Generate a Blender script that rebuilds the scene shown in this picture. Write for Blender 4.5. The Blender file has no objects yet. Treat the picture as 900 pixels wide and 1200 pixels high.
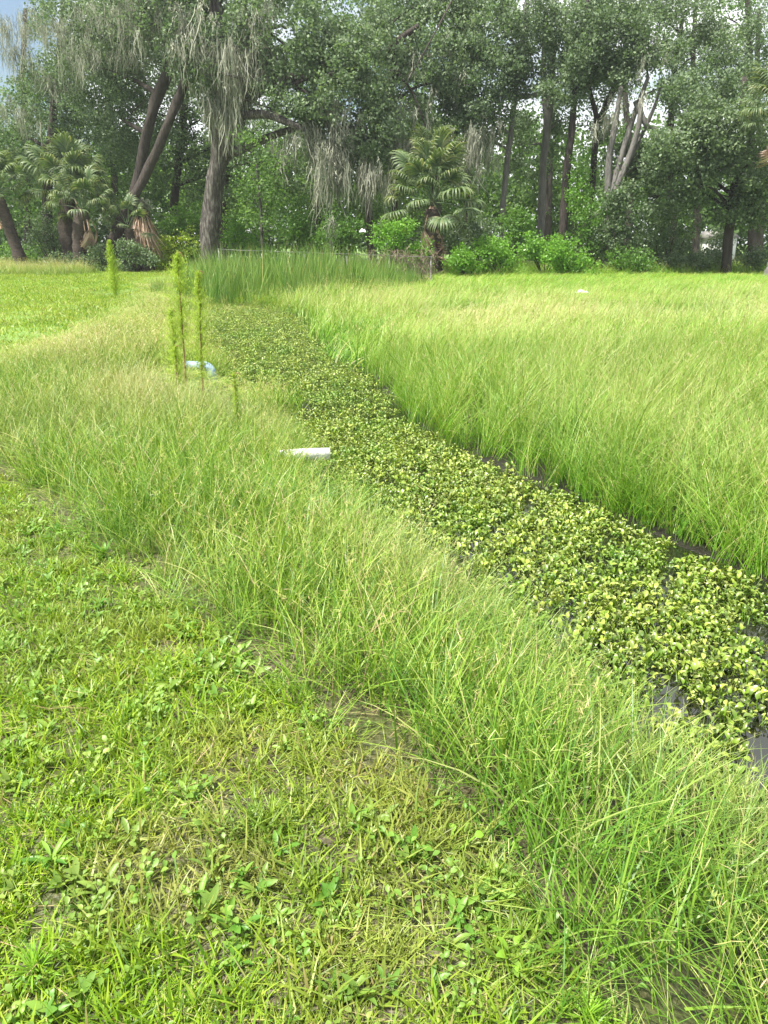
import bpy, math, random
import numpy as np
from mathutils import Vector, noise
rng = np.random.default_rng(7)
random.seed(7)
R = math.radians
S = bpy.context.scene
COL = S.collection

# ------------------------------------------------------------------ camera
PITCH, EYE = R(19.4), 1.6
cam_d = bpy.data.cameras.new("camera")
cam = bpy.data.objects.new("camera", cam_d); COL.objects.link(cam)
cam.location = (0, 0, EYE); cam.rotation_euler = (math.pi/2 - PITCH, 0, 0)
cam_d.sensor_fit = 'VERTICAL'; cam_d.sensor_height = 24; cam_d.lens = 18
cam_d.clip_start = .05; cam_d.clip_end = 3000
S.camera = cam

# ------------------------------------------------------------------ light
SUN_EL, SUN_ROT = R(63), R(232)          # high sun, behind and to the left of the camera
w = bpy.data.worlds.new("World"); S.world = w; w.use_nodes = True
nt = w.node_tree; N = nt.nodes; Lk = nt.links
bg = N["Background"]; bg.inputs[1].default_value = .075
sky = N.new("ShaderNodeTexSky"); sky.sky_type = 'NISHITA'; sky.sun_disc = False
sky.sun_elevation = SUN_EL; sky.sun_rotation = SUN_ROT; sky.air_density = 1.2; sky.dust_density = 1.5
tc = N.new("ShaderNodeTexCoord"); mp = N.new("ShaderNodeMapping"); mp.inputs['Location'].default_value = (0.35, .2, 0.1)
mp.inputs['Scale'].default_value = (1, 1, 2.2)
cn = N.new("ShaderNodeTexNoise"); cn.inputs['Scale'].default_value = 2.6; cn.inputs['Detail'].default_value = 7; cn.inputs['Roughness'].default_value = .55
cr = N.new("ShaderNodeValToRGB"); cr.color_ramp.elements[0].position = .40; cr.color_ramp.elements[1].position = .52
Lk.new(tc.outputs['Generated'], mp.inputs[0]); Lk.new(mp.outputs[0], cn.inputs['Vector'])
dp = N.new("ShaderNodeVectorMath"); dp.operation = 'DOT_PRODUCT'; dp.inputs[1].default_value = Vector((-.49, 1, .245)).normalized()
Lk.new(tc.outputs['Generated'], dp.inputs[0])                       # a clear blue break in the clouds up to the left
gapr = N.new("ShaderNodeMapRange"); gapr.inputs[1].default_value = .985; gapr.inputs[2].default_value = .999; gapr.inputs[3].default_value = 0; gapr.inputs[4].default_value = .22
Lk.new(dp.outputs['Value'], gapr.inputs[0])
sb = N.new("ShaderNodeMath"); sb.operation = 'SUBTRACT'; Lk.new(cn.outputs['Fac'], sb.inputs[0]); Lk.new(gapr.outputs[0], sb.inputs[1]); Lk.new(sb.outputs[0], cr.inputs[0])
mx = N.new("ShaderNodeMix"); mx.data_type = 'RGBA'
Lk.new(cr.outputs[0], mx.inputs[0]); Lk.new(sky.outputs[0], mx.inputs[6])
mx.inputs[7].default_value = (9.5, 9.6, 10, 1)
Lk.new(mx.outputs[2], bg.inputs[0])
sd = bpy.data.lights.new("sun", 'SUN'); sd.energy = 5.0; sd.angle = R(2.5); sd.color = (1, .955, .88)
so = bpy.data.objects.new("sun", sd); COL.objects.link(so)
a = SUN_ROT
sdir = Vector((math.sin(a)*math.cos(SUN_EL), math.cos(a)*math.cos(SUN_EL), math.sin(SUN_EL)))
so.rotation_euler = sdir.to_track_quat('Z', 'Y').to_euler()
S.view_settings.view_transform = 'Standard'; S.view_settings.look = 'None'
S.view_settings.exposure = 1.12; S.view_settings.gamma = 1
S.cycles.max_bounces = 5; S.cycles.diffuse_bounces = 2; S.cycles.glossy_bounces = 2; S.cycles.transmission_bounces = 3; S.cycles.volume_bounces = 0; S.cycles.transparent_max_bounces = 4

FLARE_VEIL = .0005
# ------------------------------------------------------------------ helpers
CP, SP = math.cos(PITCH), math.sin(PITCH)
def at(px, py, Y):
    """world point that stands at distance Y in the direction seen at (px, py) of the 900 x 1200 photo"""
    dx = (px - 450)/900; dz = -(py - 600)/900
    t = Y/(CP + dz*SP)
    return Vector((dx*t, Y, EYE + t*(-SP + dz*CP)))
def mpp(Y): return Y/900/.955

def tag(o, label=None, cat=None, group=None, kind=None):
    if label: o['label'] = label
    if cat: o['category'] = cat
    if group: o['group'] = group
    if kind: o['kind'] = kind
    return o
def empty(name, loc, label, cat, group=None, rz=0):
    o = bpy.data.objects.new(name, None); COL.objects.link(o)
    o.location = loc; o.rotation_euler = (0, 0, rz); o.empty_display_size = .2
    return tag(o, label, cat, group)

def mesh(name, v, f, mat, var=None, smooth=False):
    """v (N,3); f (M,3|4); var (N,3) colour attribute"""
    me = bpy.data.meshes.new(name)
    v = np.asarray(v, np.float32); f = np.asarray(f, np.int32)
    k = f.shape[1]
    me.vertices.add(len(v)); me.vertices.foreach_set('co', v.ravel())
    me.loops.add(f.size); me.loops.foreach_set('vertex_index', f.ravel())
    me.polygons.add(len(f)); me.polygons.foreach_set('loop_start', np.arange(0, f.size, k, dtype=np.int32))
    me.polygons.foreach_set('loop_total', np.full(len(f), k, np.int32))
    if smooth: me.polygons.foreach_set('use_smooth', np.ones(len(f), bool))
    if var is not None:
        at_ = me.attributes.new('var', 'FLOAT_COLOR', 'POINT')
        c = np.ones((len(v), 4), np.float32); c[:, :3] = var; at_.data.foreach_set('color', c.ravel())
    me.update(calc_edges=True)
    me.materials.append(mat)
    return me
def obj(name, me, parent=None, loc=None, link=True):
    o = bpy.data.objects.new(name, me)
    if link: COL.objects.link(o)
    if loc is not None: o.location = loc
    if parent is not None: o.parent = parent
    return o
class MB:
    """collects (verts, quads, var)"""
    def __init__(s): s.v, s.f, s.c, s.n = [], [], [], 0
    def add(s, v, f, c=None):
        v = np.asarray(v, float); f = np.asarray(f)
        s.v.append(v); s.f.append(f + s.n); s.n += len(v)
        s.c.append(np.zeros((len(v), 3)) if c is None else c)
    def build(s, name, mat, smooth=False):
        return mesh(name, np.concatenate(s.v), np.concatenate(s.f), mat, np.concatenate(s.c), smooth)

def ribbons(root, az, lean, bend, L, W, seg=4, twist=None, prof=None, droop=None, rnd=None):
    """tapered bending blades, vectorised.  lean / bend: angle from vertical at the root / added towards the tip"""
    n = len(root); t = np.linspace(0, 1, seg+1)
    th = lean[:, None] + bend[:, None]*((t[:-1]+t[1:])/2)[None]
    ds = (L/seg)[:, None]
    r = np.concatenate([np.zeros((n, 1)), np.cumsum(np.sin(th)*ds, 1)], 1)
    z = np.concatenate([np.zeros((n, 1)), np.cumsum(np.cos(th)*ds, 1)], 1)
    ca, sa = np.cos(az)[:, None], np.sin(az)[:, None]
    P = np.stack([root[:, None, 0]+r*ca, root[:, None, 1]+r*sa, root[:, None, 2]+z], 2)
    if twist is None: twist = rng.uniform(-1.2, 1.2, n)
    wa = az + math.pi/2 + twist
    wd = np.stack([np.cos(wa), np.sin(wa), rng.uniform(-.3, .3, n)], 1)
    pr = np.asarray(prof) if prof is not None else np.clip(1-t**2.2, .03, 1)*np.clip(.6+t*2, 0, 1)
    off = wd[:, None, :]*(W[:, None]*pr[None])[:, :, None]/2
    V = np.stack([P-off, P+off], 2).reshape(-1, 3)
    base = (np.arange(n)*(seg+1)*2)[:, None] + (np.arange(seg)*2)[None]
    F = np.stack([base, base+1, base+3, base+2], 2).reshape(-1, 4)
    if rnd is None: rnd = rng.random(n)
    C = np.stack([np.repeat(rnd, (seg+1)*2), np.tile(np.repeat(t, 2), n), np.repeat(rng.random(n), (seg+1)*2)], 1)
    return V, F, C

def tube(pts, rad, sides=8, wob=0, cap=True):
    pts = [Vector(p) for p in pts]; n = len(pts)
    V, F, C = [], [], []
    up = Vector((0.13, 1, .07)).normalized()
    for i, p in enumerate(pts):
        d = (pts[min(i+1, n-1)]-pts[max(i-1, 0)]).normalized()
        u = d.cross(up); u = u.normalized() if u.length > 1e-4 else Vector((1, 0, 0)); q = d.cross(u)
        for k in range(sides):
            an = 2*math.pi*k/sides
            rr = rad[i]*(1+wob*noise.noise(Vector((math.cos(an)*1.3+p.x, math.sin(an)*1.3+p.y, p.z*.8))))
            V.append(p+(u*math.cos(an)+q*math.sin(an))*rr)
    for i in range(n-1):
        for k in range(sides):
            a_, b_ = i*sides+k, i*sides+(k+1) % sides
            F.append((a_, b_, b_+sides, a_+sides))
    if cap:
        for i0 in (0, (n-1)*sides):
            V.append(sum((V[i0+k] for k in range(sides)), Vector())/sides); c = len(V)-1
            for k in range(0, sides, 2):
                F.append((i0+k, i0+(k+1) % sides, i0+(k+2) % sides, c))
    return np.array([tuple(v) for v in V]), np.array(F)
def spline(pts, m=6):
    """Catmull-Rom through (x,y,z,r) rows"""
    P = np.array(pts, float); P = np.vstack([2*P[0]-P[1], P, 2*P[-1]-P[-2]])
    out = []
    for i in range(1, len(P)-2):
        for t in np.linspace(0, 1, m, endpoint=False):
            out.append(.5*((2*P[i])+(-P[i-1]+P[i+1])*t+(2*P[i-1]-5*P[i]+4*P[i+1]-P[i+2])*t*t+(-P[i-1]+3*P[i]-3*P[i+1]+P[i+2])*t**3))
    out.append(P[-2]); out = np.array(out)
    return out[:, :3], np.maximum(out[:, 3], .004)

# ------------------------------------------------------------------ materials
def newmat(name):
    m = bpy.data.materials.new(name); m.use_nodes = True
    return m, m.node_tree.nodes, m.node_tree.links, m.node_tree.nodes["Principled BSDF"]
def ramp(N, stops, src, L):
    r = N.new("ShaderNodeValToRGB"); e = r.color_ramp.elements
    while len(e) < len(stops): e.new(.5)
    for el, (p, c) in zip(e, stops): el.position = p; el.color = (*c, 1)
    L.new(src, r.inputs[0]); return r.outputs[0]
def mixc(N, L, fac, a, b, bt='MIX'):
    m = N.new("ShaderNodeMix"); m.data_type = 'RGBA'; m.blend_type = bt
    for s, i in ((fac, 0), (a, 6), (b, 7)):
        if hasattr(s, 'is_linked'): L.new(s, m.inputs[i])
        else: m.inputs[i].default_value = s if i == 0 else (*s, 1)
    return m.outputs[2]
def leafmat(name, stops, straw=(.42, .36, .17), tintamt=1.0, trans=.28, rough=.42, spec=.35, tcol=None, tip=None):
    """blade / leaf: colour from per-blade random, optional instancer tint towards straw, translucent"""
    m, N, L, P = newmat(name)
    at_ = N.new("ShaderNodeAttribute"); at_.attribute_name = 'var'
    sp = N.new("ShaderNodeSeparateColor"); L.new(at_.outputs['Color'], sp.inputs[0])
    c = ramp(N, stops, sp.outputs[0], L)
    if tip:
        mr = N.new("ShaderNodeMath"); mr.operation = 'POWER'; mr.inputs[1].default_value = 2.0; L.new(sp.outputs[1], mr.inputs[0])
        mm = N.new("ShaderNodeMath"); mm.operation = 'MULTIPLY'; mm.inputs[1].default_value = tip[1]; L.new(mr.outputs[0], mm.inputs[0])
        c = mixc(N, L, mm.outputs[0], c, tip[0])
    if tintamt:
        ti = N.new("ShaderNodeAttribute"); ti.attribute_type = 'INSTANCER'; ti.attribute_name = 'tint'
        mm = N.new("ShaderNodeMath"); mm.operation = 'MULTIPLY'; mm.inputs[1].default_value = tintamt; L.new(ti.outputs['Fac'], mm.inputs[0])
        c = mixc(N, L, mm.outputs[0], c, straw)
        lu = N.new("ShaderNodeAttribute"); lu.attribute_type = 'INSTANCER'; lu.attribute_name = 'lush'
        c = mixc(N, L, lu.outputs['Fac'], c, (.06, .20, .014))            # some clumps are a deeper green kind
    L.new(c, P.inputs['Base Color']); P.inputs['Roughness'].default_value = rough; P.inputs['Specular IOR Level'].default_value = spec
    tr = N.new("ShaderNodeBsdfTranslucent"); 
    tcx = mixc(N, L, 1.0, c, tcol or (1.5, 1.5, .6), 'MULTIPLY'); L.new(tcx, tr.inputs[0])
    ms = N.new("ShaderNodeMixShader"); ms.inputs[0].default_value = trans
    L.new(P.outputs[0], ms.inputs[1]); L.new(tr.outputs[0], ms.inputs[2])
    L.new(ms.outputs[0], N["Material Output"].inputs[0])
    return m
def noisemat(name, scale, stops, rough=.9, bump=.0, bscale=None, stretch=(1, 1, 1), spec=.3, metal=0):
    m, N, L, P = newmat(name)
    tc = N.new("ShaderNodeTexCoord"); mp = N.new("ShaderNodeMapping"); mp.inputs['Scale'].default_value = stretch
    L.new(tc.outputs['Object'], mp.inputs[0])
    n = N.new("ShaderNodeTexNoise"); n.inputs['Scale'].default_value = scale; n.inputs['Detail'].default_value = 8; n.inputs['Roughness'].default_value = .65
    L.new(mp.outputs[0], n.inputs['Vector'])
    L.new(ramp(N, stops, n.outputs['Fac'], L), P.inputs['Base Color'])
    P.inputs['Roughness'].default_value = rough; P.inputs['Specular IOR Level'].default_value = spec; P.inputs['Metallic'].default_value = metal
    if bump:
        n2 = N.new("ShaderNodeTexNoise"); n2.inputs['Scale'].default_value = bscale or scale*2; n2.inputs['Detail'].default_value = 6
        L.new(mp.outputs[0], n2.inputs['Vector'])
        b = N.new("ShaderNodeBump"); b.inputs['Strength'].default_value = bump; b.inputs['Distance'].default_value = .05
        L.new(n2.outputs['Fac'], b.inputs['Height']); L.new(b.outputs[0], P.inputs['Normal'])
    return m
GR_LAWN = [(0, (.06, .13, .010)), (.25, (.14, .26, .014)), (.55, (.23, .36, .020)), (.85, (.32, .44, .03)), (.93, (.34, .42, .07)), (.965, (.38, .33, .13)), (1, (.28, .21, .10))]
GR_TALL = [(0, (.05, .13, .014)), (.25, (.12, .24, .025)), (.55, (.19, .32, .035)), (.82, (.28, .40, .06)), (.92, (.38, .45, .12)), (.965, (.43, .39, .18)), (1, (.34, .27, .14))]
GR_MARSH = [(0, (.035, .13, .010)), (.25, (.09, .24, .014)), (.55, (.15, .33, .02)), (.85, (.23, .40, .035)), (.96, (.36, .43, .11)), (1, (.42, .36, .19))]
M_lawn = leafmat('lawn_blade', GR_LAWN, straw=(.34, .26, .11))
M_tall = leafmat('tall_blade', GR_TALL, straw=(.50, .44, .24), tintamt=.8)
M_stem = leafmat('seed_stem', [(0, (.26, .38, .05)), (.55, (.36, .42, .09)), (.8, (.46, .40, .18)), (1, (.42, .29, .18))], straw=(.52, .43, .27), trans=.2)
M_marsh = leafmat('marsh_blade', GR_MARSH, straw=(.44, .46, .18), tintamt=.8, tip=((.36, .44, .10), .4), rough=.42, spec=.3)
M_weed = leafmat('weed_leaf', [(0, (.07, .19, .025)), (.5, (.14, .29, .035)), (1, (.22, .36, .05))], straw=(.36, .36, .1), rough=.4)
M_water_leaf = leafmat('water_leaf', [(0, (.04, .10, .01)), (.3, (.10, .20, .015)), (.6, (.20, .33, .025)), (.88, (.32, .42, .05)), (1, (.50, .50, .20))], straw=(.38, .36, .12), tintamt=.35, rough=.3, spec=.45, trans=.22, tip=((.46, .40, .22), .32))
M_cat = leafmat('cattail_blade', [(0, (.06, .14, .03)), (.5, (.12, .24, .05)), (.88, (.22, .34, .08)), (1, (.44, .38, .18))], straw=(.30, .36, .08), tintamt=1)
M_fennel = leafmat('fennel_leaf', [(0, (.20, .34, .03)), (1, (.46, .56, .12))], tintamt=0, trans=.4)
M_oak = leafmat('oak_leaf', [(0, (.04, .07, .032)), (.3, (.08, .125, .06)), (.6, (.14, .20, .10)), (.85, (.22, .285, .155)), (1, (.33, .38, .25))], tintamt=0, trans=.3, rough=.55, spec=.35, tcol=(1.3, 1.5, .7))
M_wood = leafmat('woodland_leaf', [(0, (.04, .08, .025)), (.3, (.07, .13, .04)), (.6, (.12, .20, .06)), (.85, (.18, .27, .08)), (1, (.26, .34, .13))], tintamt=0, trans=.4, rough=.6, tcol=(1.5, 1.7, .6))
M_shrub = leafmat('shrub_leaf', [(0, (.055, .13, .022)), (.5, (.10, .21, .035)), (1, (.17, .30, .06))], tintamt=0, trans=.35, rough=.4)
M_vine = leafmat('vine_leaf', [(0, (.08, .20, .022)), (.5, (.14, .30, .035)), (1, (.22, .38, .06))], tintamt=0, trans=.35, rough=.4)
M_yellow = leafmat('yellow_leaf', [(0, (.12, .22, .02)), (.5, (.24, .34, .04)), (1, (.44, .44, .06))], tintamt=0, trans=.35, rough=.5)
M_moss = leafmat('spanish_moss', [(0, (.15, .165, .12)), (.5, (.28, .295, .22)), (1, (.52, .52, .42))], tintamt=0, trans=.25, rough=.9, spec=.1, tcol=(1, 1, .9))
M_frond = leafmat('palm_leaf', [(0, (.04, .08, .03)), (.5, (.08, .14, .05)), (.85, (.13, .19, .08)), (1, (.26, .27, .13))], tintamt=0, trans=.25, rough=.5, spec=.4, tip=((.24, .25, .13), .4))
M_dead = leafmat('dead_frond', [(0, (.26, .17, .11)), (.5, (.46, .33, .24)), (1, (.66, .52, .42))], tintamt=0, trans=.1, rough=.8)
M_twig = noisemat('dry_vine', 8, [(.3, (.14, .10, .075)), (.7, (.26, .20, .15))])
M_bark = noisemat('oak_bark', 3.0, [(.35, (.025, .022, .02)), (.5, (.075, .066, .058)), (.65, (.19, .18, .155))], bump=1.0, bscale=7, stretch=(3, 3, .7))
M_barkd = noisemat('dark_bark', 3.0, [(.3, (.025, .02, .017)), (.6, (.06, .05, .042)), (.8, (.10, .085, .07))], bump=1.0, bscale=7, stretch=(3, 3, .7))
M_barkp = noisemat('pale_bark', 3.0, [(.3, (.10, .095, .085)), (.7, (.22, .21, .19))], bump=.8, bscale=7, stretch=(3, 3, .7))
M_palm = noisemat('palm_trunk', 5.0, [(.3, (.035, .028, .022)), (.7, (.095, .075, .06))], bump=1, bscale=9, stretch=(1, 1, 3))

# ------------------------------------------------------------------ terrain
XR = np.array([(1.0, 9), (2.2, 4.6), (3.2, 3.1), (4.25, 2.42), (4.93, 2.1), (5.82, 1.74), (6.77, 1.22), (8.0, .62), (8.84, .34), (11.7, -.1), (14, -.7), (17, -1.3), (21.8, -1.95), (25.5, -3.9), (27, -6)])
XL = np.array([(1.0, 1.7), (2.2, 1.48), (2.94, 1.14), (3.37, .94), (4.02, .66), (4.57, .38), (5.26, .02), (6.9, -.5), (8.3, -.95), (9.8, -1.42), (12.5, -2.7), (14.5, -3.6), (17, -4.2), (21, -4.8), (25, -5.4), (27, -6)])
EL = np.array([(0, .9), (1.2, .36), (1.5, .24), (1.83, .08), (2.1, -.14), (2.3, -.36), (2.7, -.72), (3.4, -1.21), (3.97, -1.71), (5.28, -2.76), (7, -4.6), (9, -5.3), (13.3, -5.5), (18, -5.9), (26, -8.2), (34, -10.4), (36, -11)])
xr = lambda y: np.interp(y, XR[:, 0], XR[:, 1])
xl = lambda y: np.interp(y, XL[:, 0], XL[:, 1])
el = lambda y: np.interp(y, EL[:, 0], EL[:, 1])
ZW = -.45
def sst(a, b, x):
    t = np.clip((x-a)/(b-a), 0, 1); return t*t*(3-2*t)
def ground(x, y):
    x = np.asarray(x, float); y = np.asarray(y, float)
    l, r = xl(y), xr(y)
    end = sst(22, 28, y)
    left = -.45*(1-sst(0, 1.5, l-x))                          # bank falls to the water
    right = -.42+.42*sst(27, 40, y)                            # the wet field on the far side
    right = np.where(x-r < .4, ZW+(right-ZW)*sst(-.05, .4, x-r), right)
    mid = ZW-.22*np.clip(np.minimum(x-l, r-x)/.35, 0, 1)
    z = np.where(x < l, left, np.where(x > r, right, mid))
    z = z*(1-end)+end*(-.30+.30*sst(27, 40, y))*np.where(x < -8, sst(-12, -8, x), 1)
    z = z+.012*np.sin(x*2.1+y*.7)*np.sin(y*1.3-x*.4)
    return z
ys = np.concatenate([np.arange(-3, 12, .12), np.arange(12, 30, .35), np.arange(30, 75, 1.0), np.array([80, 95, 120, 160, 220, 300, 420])])
xs = np.concatenate([-np.array([400, 250, 150, 100, 70, 50, 40, 32, 27, 23, 20, 17, 15, 13, 11.5, 10, 9, 8]), np.arange(-7, 7.01, .14), np.array([8, 9, 10, 11.5, 13, 15, 17, 20, 23, 27, 32, 40, 50, 70, 100, 150, 250, 400])])
GX, GY = np.meshgrid(xs, ys)
GZ = ground(GX, GY)
nx = len(xs); ny = len(ys)
i, j = np.meshgrid(np.arange(nx-1), np.arange(ny-1)); q = (j*nx+i).ravel()
m, N, L, P = newmat('ground_soil')
tc = N.new("ShaderNodeTexCoord")
n1 = N.new("ShaderNodeTexNoise"); n1.inputs['Scale'].default_value = 1.7; n1.inputs['Detail'].default_value = 10; n1.inputs['Roughness'].default_value = .7
n2 = N.new("ShaderNodeTexNoise"); n2.inputs['Scale'].default_value = 45; n2.inputs['Detail'].default_value = 5
L.new(tc.outputs['Object'], n1.inputs['Vector']); L.new(tc.outputs['Object'], n2.inputs['Vector'])
soil = ramp(N, [(.3, (.03, .022, .015)), (.55, (.08, .06, .04)), (.75, (.17, .14, .09))], n2.outputs['Fac'], L)
grn = ramp(N, [(.3, (.035, .045, .012)), (.7, (.11, .12, .035))], n2.outputs['Fac'], L)
f = ramp(N, [(.40, (0, 0, 0)), (.58, (1, 1, 1))], n1.outputs['Fac'], L)
near = mixc(N, L, f, soil, grn)
sx = N.new("ShaderNodeSeparateXYZ"); L.new(tc.outputs['Object'], sx.inputs[0])
mr = N.new("ShaderNodeMapRange"); mr.inputs[1].default_value = 6; mr.inputs[2].default_value = 14; L.new(sx.outputs[1], mr.inputs[0])
far = ramp(N, [(.3, (.12, .22, .03)), (.7, (.19, .31, .045))], n1.outputs['Fac'], L)
wet = N.new("ShaderNodeMapRange"); wet.inputs[1].default_value = -.10; wet.inputs[2].default_value = -.36; L.new(sx.outputs[2], wet.inputs[0])
dryc = mixc(N, L, mr.outputs[0], near, far)
L.new(mixc(N, L, wet.outputs[0], dryc, (.012, .010, .006)), P.inputs['Base Color'])      # wet mud low down beside the water; P.inputs['Roughness'].default_value = .95
b = N.new("ShaderNodeBump"); b.inputs['Strength'].default_value = .8; b.inputs['Distance'].default_value = .02
L.new(n2.outputs['Fac'], b.inputs['Height']); L.new(b.outputs[0], P.inputs['Normal'])
M_ground = m
g = obj('ground', mesh('ground', np.stack([GX.ravel(), GY.ravel(), GZ.ravel()], 1), np.stack([q, q+1, q+nx+1, q+nx], 1), M_ground, smooth=True))
tag(g, 'grassy ground that dips into the shallow ditch', kind='structure')
m, N, L, P = newmat('dark_water')
P.inputs['Base Color'].default_value = (.012, .014, .008, 1); P.inputs['Roughness'].default_value = .04; P.inputs['Specular IOR Level'].default_value = .7
n = N.new("ShaderNodeTexNoise"); n.inputs['Scale'].default_value = 9; n.inputs['Detail'].default_value = 3
b = N.new("ShaderNodeBump"); b.inputs['Strength'].default_value = .15; b.inputs['Distance'].default_value = .02
L.new(n.outputs['Fac'], b.inputs['Height']); L.new(b.outputs[0], P.inputs['Normal'])
yy = np.linspace(.5, 26.8, 60); lo = xl(yy)-.25; hi = xr(yy)+.25
V = np.concatenate([np.stack([lo, yy, np.full(60, ZW)], 1), np.stack([hi, yy, np.full(60, ZW)], 1)])
k = np.arange(59)
o = obj('water', mesh('water', V, np.stack([k, k+60, k+61, k+1], 1), m)); tag(o, 'dark shallow water under floating plants in the ditch', kind='structure')

# ------------------------------------------------------------------ scattered ground cover (things nobody could count)
def clump(name, n, rad, L, W, lean, bend, mat, seg=4, az=None, rnd=None, prof=None, extra=None):
    r = rad*np.sqrt(rng.random(n)); p = rng.uniform(0, 2*math.pi, n)
    root = np.stack([r*np.cos(p), r*np.sin(p), np.full(n, -.01)], 1)
    A = rng.uniform(0, 2*math.pi, n) if az is None else rng.normal(az[0], az[1], n)
    V, F, C = ribbons(root, A, rng.uniform(*lean, n), rng.uniform(*bend, n), rng.uniform(*L, n), rng.uniform(*W, n), seg, prof=prof, rnd=rnd)
    mb = MB(); mb.add(V, F, C)
    me = mb.build(name, mat)
    if extra:
        V2, F2, C2, mat2 = extra
        mb.add(V2, F2, C2); me = mb.build(name, mat); me.materials.append(mat2)
        mi = np.zeros(len(me.polygons), np.int32); mi[len(F):] = 1; me.polygons.foreach_set('material_index', mi)
    return obj(name, me, link=False)
def seedstems(n, rad, L, W, lean, bend, branch=7, bl=.07, top=.6, az=None):
    """thin stems with an open seed head of fine side branches"""
    r = rad*np.sqrt(rng.random(n)); p = rng.uniform(0, 2*math.pi, n)
    root = np.stack([r*np.cos(p), r*np.sin(p), np.zeros(n)], 1)
    A = rng.uniform(0, 2*math.pi, n) if az is None else rng.normal(az[0], az[1], n)
    Ln = rng.uniform(*L, n); le = rng.uniform(*lean, n); be = rng.uniform(*bend, n)
    seg = 5
    V, F, C = ribbons(root, A, le, be, Ln, rng.uniform(*W, n), seg, prof=[1, 1, .9, .8, .6, .3], rnd=rng.uniform(0, 1, n))
    Pm = V.reshape(n, seg+1, 2, 3).mean(2)
    rt = []; az2 = []
    for k in range(branch):
        u = rng.uniform(top, .98, n)*seg; i0 = np.minimum(u.astype(int), seg-1); fr = (u-i0)[:, None]
        rt.append(Pm[np.arange(n), i0]*(1-fr)+Pm[np.arange(n), i0+1]*fr)
    rt = np.concatenate(rt); m_ = len(rt)
    V2, F2, C2 = ribbons(rt, rng.uniform(0, 2*math.pi, m_), rng.uniform(.5, 1.3, m_), rng.uniform(-.2, .6, m_), rng.uniform(.4, 1, m_)*bl, np.full(m_, W[1]*.9), 2, prof=[.7, 1, .5], rnd=rng.uniform(.3, 1, m_))
    return np.concatenate([V, V2]), np.concatenate([F, F2+len(V)]), np.concatenate([C, C2])

def pack(name, objs):
    c = bpy.data.collections.new(name)
    for o in objs: c.objects.link(o)
    return c
def scatter_group(coll, nobj):
    ng = bpy.data.node_groups.new('scatter_'+coll.name, 'GeometryNodeTree')
    ng.interface.new_socket('Geometry', in_out='INPUT', socket_type='NodeSocketGeometry')
    ng.interface.new_socket('Geometry', in_out='OUTPUT', socket_type='NodeSocketGeometry')
    N = ng.nodes; L = ng.links
    gi = N.new('NodeGroupInput'); go = N.new('NodeGroupOutput')
    ci = N.new('GeometryNodeCollectionInfo'); ci.inputs[0].default_value = coll; ci.inputs['Separate Children'].default_value = True; ci.inputs['Reset Children'].default_value = True
    ip = N.new('GeometryNodeInstanceOnPoints'); ip.inputs['Pick Instance'].default_value = True
    def na(nm, ty):
        a_ = N.new('GeometryNodeInputNamedAttribute'); a_.data_type = ty; a_.inputs[0].default_value = nm; return a_.outputs[0]
    L.new(gi.outputs[0], ip.inputs['Points']); L.new(ci.outputs[0], ip.inputs['Instance'])
    L.new(na('pick', 'INT'), ip.inputs['Instance Index']); L.new(na('rot', 'FLOAT_VECTOR'), ip.inputs['Rotation']); L.new(na('scl', 'FLOAT_VECTOR'), ip.inputs['Scale'])
    L.new(ip.outputs[0], go.inputs[0])
    return ng
def scatter(name, label, pts, coll, nobj, rot=None, scl=None, tint=None, tilt=.12, lush=1.0):
    n = len(pts)
    me = bpy.data.meshes.new(name); me.vertices.add(n); me.vertices.foreach_set('co', np.asarray(pts, np.float32).ravel())
    def attr(nm, ty, key, v): a_ = me.attributes.new(nm, ty, 'POINT'); a_.data.foreach_set(key, np.ascontiguousarray(v).ravel())
    attr('pick', 'INT', 'value', rng.integers(0, nobj, n).astype(np.int32))
    rz = rng.uniform(0, 2*math.pi, n) if rot is None else rot
    attr('rot', 'FLOAT_VECTOR', 'vector', np.stack([rng.normal(0, tilt, n), rng.normal(0, tilt, n), rz], 1).astype(np.float32))
    s = rng.uniform(.75, 1.25, n) if scl is None else scl
    if s.ndim == 1: s = np.stack([s, s, s], 1)
    attr('scl', 'FLOAT_VECTOR', 'vector', s.astype(np.float32))
    attr('tint', 'FLOAT', 'value', (np.zeros(n) if tint is None else tint).astype(np.float32))
    pa = np.asarray(pts); lv = np.clip((pn(pa[:, 0], pa[:, 1]*.8, 1.3, 51)-.50)*4, 0, 1)*.28+(rng.random(n) < .12)*.28
    attr('lush', 'FLOAT', 'value', (lv*lush).astype(np.float32))
    me.update()
    o = obj(name, me); tag(o, label, 'grass', kind='stuff')
    md = o.modifiers.new('scatter', 'NODES'); md.node_group = scatter_group(coll, nobj)
    return o
def pn(x, y, s, ox=0):
    """cheap smooth 2-D noise 0..1"""
    return np.array([noise.noise(Vector((a*s+ox, b*s+ox*.7, ox*.3)))*.5+.5 for a, b in zip(x, y)])
def points(dens, y0, y1, inside, margin=.8):
    """random points in the part of the ground between y0 and y1 that can be seen"""
    hw = (y1*.53+margin)
    A = 2*hw*(y1-y0); n = int(A*dens)
    x = rng.uniform(-hw, hw, n); y = rng.uniform(y0, y1, n)
    k = (np.abs(x) < y*.53+margin) & inside(x, y)
    x, y = x[k], y[k]
    return x, y
P3 = lambda x, y: np.stack([x, y, ground(x, y)], 1)

in_lawn = lambda x, y: x < el(y)+.05
in_strip = lambda x, y: (x > el(y)) & (x < xl(y)+.02)
in_field = lambda x, y: (x > xr(y)+.02) & (y < 41)
in_water = lambda x, y: (x > xl(y)-.05) & (x < xr(y)+.03) & (y < 25.5)

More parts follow.
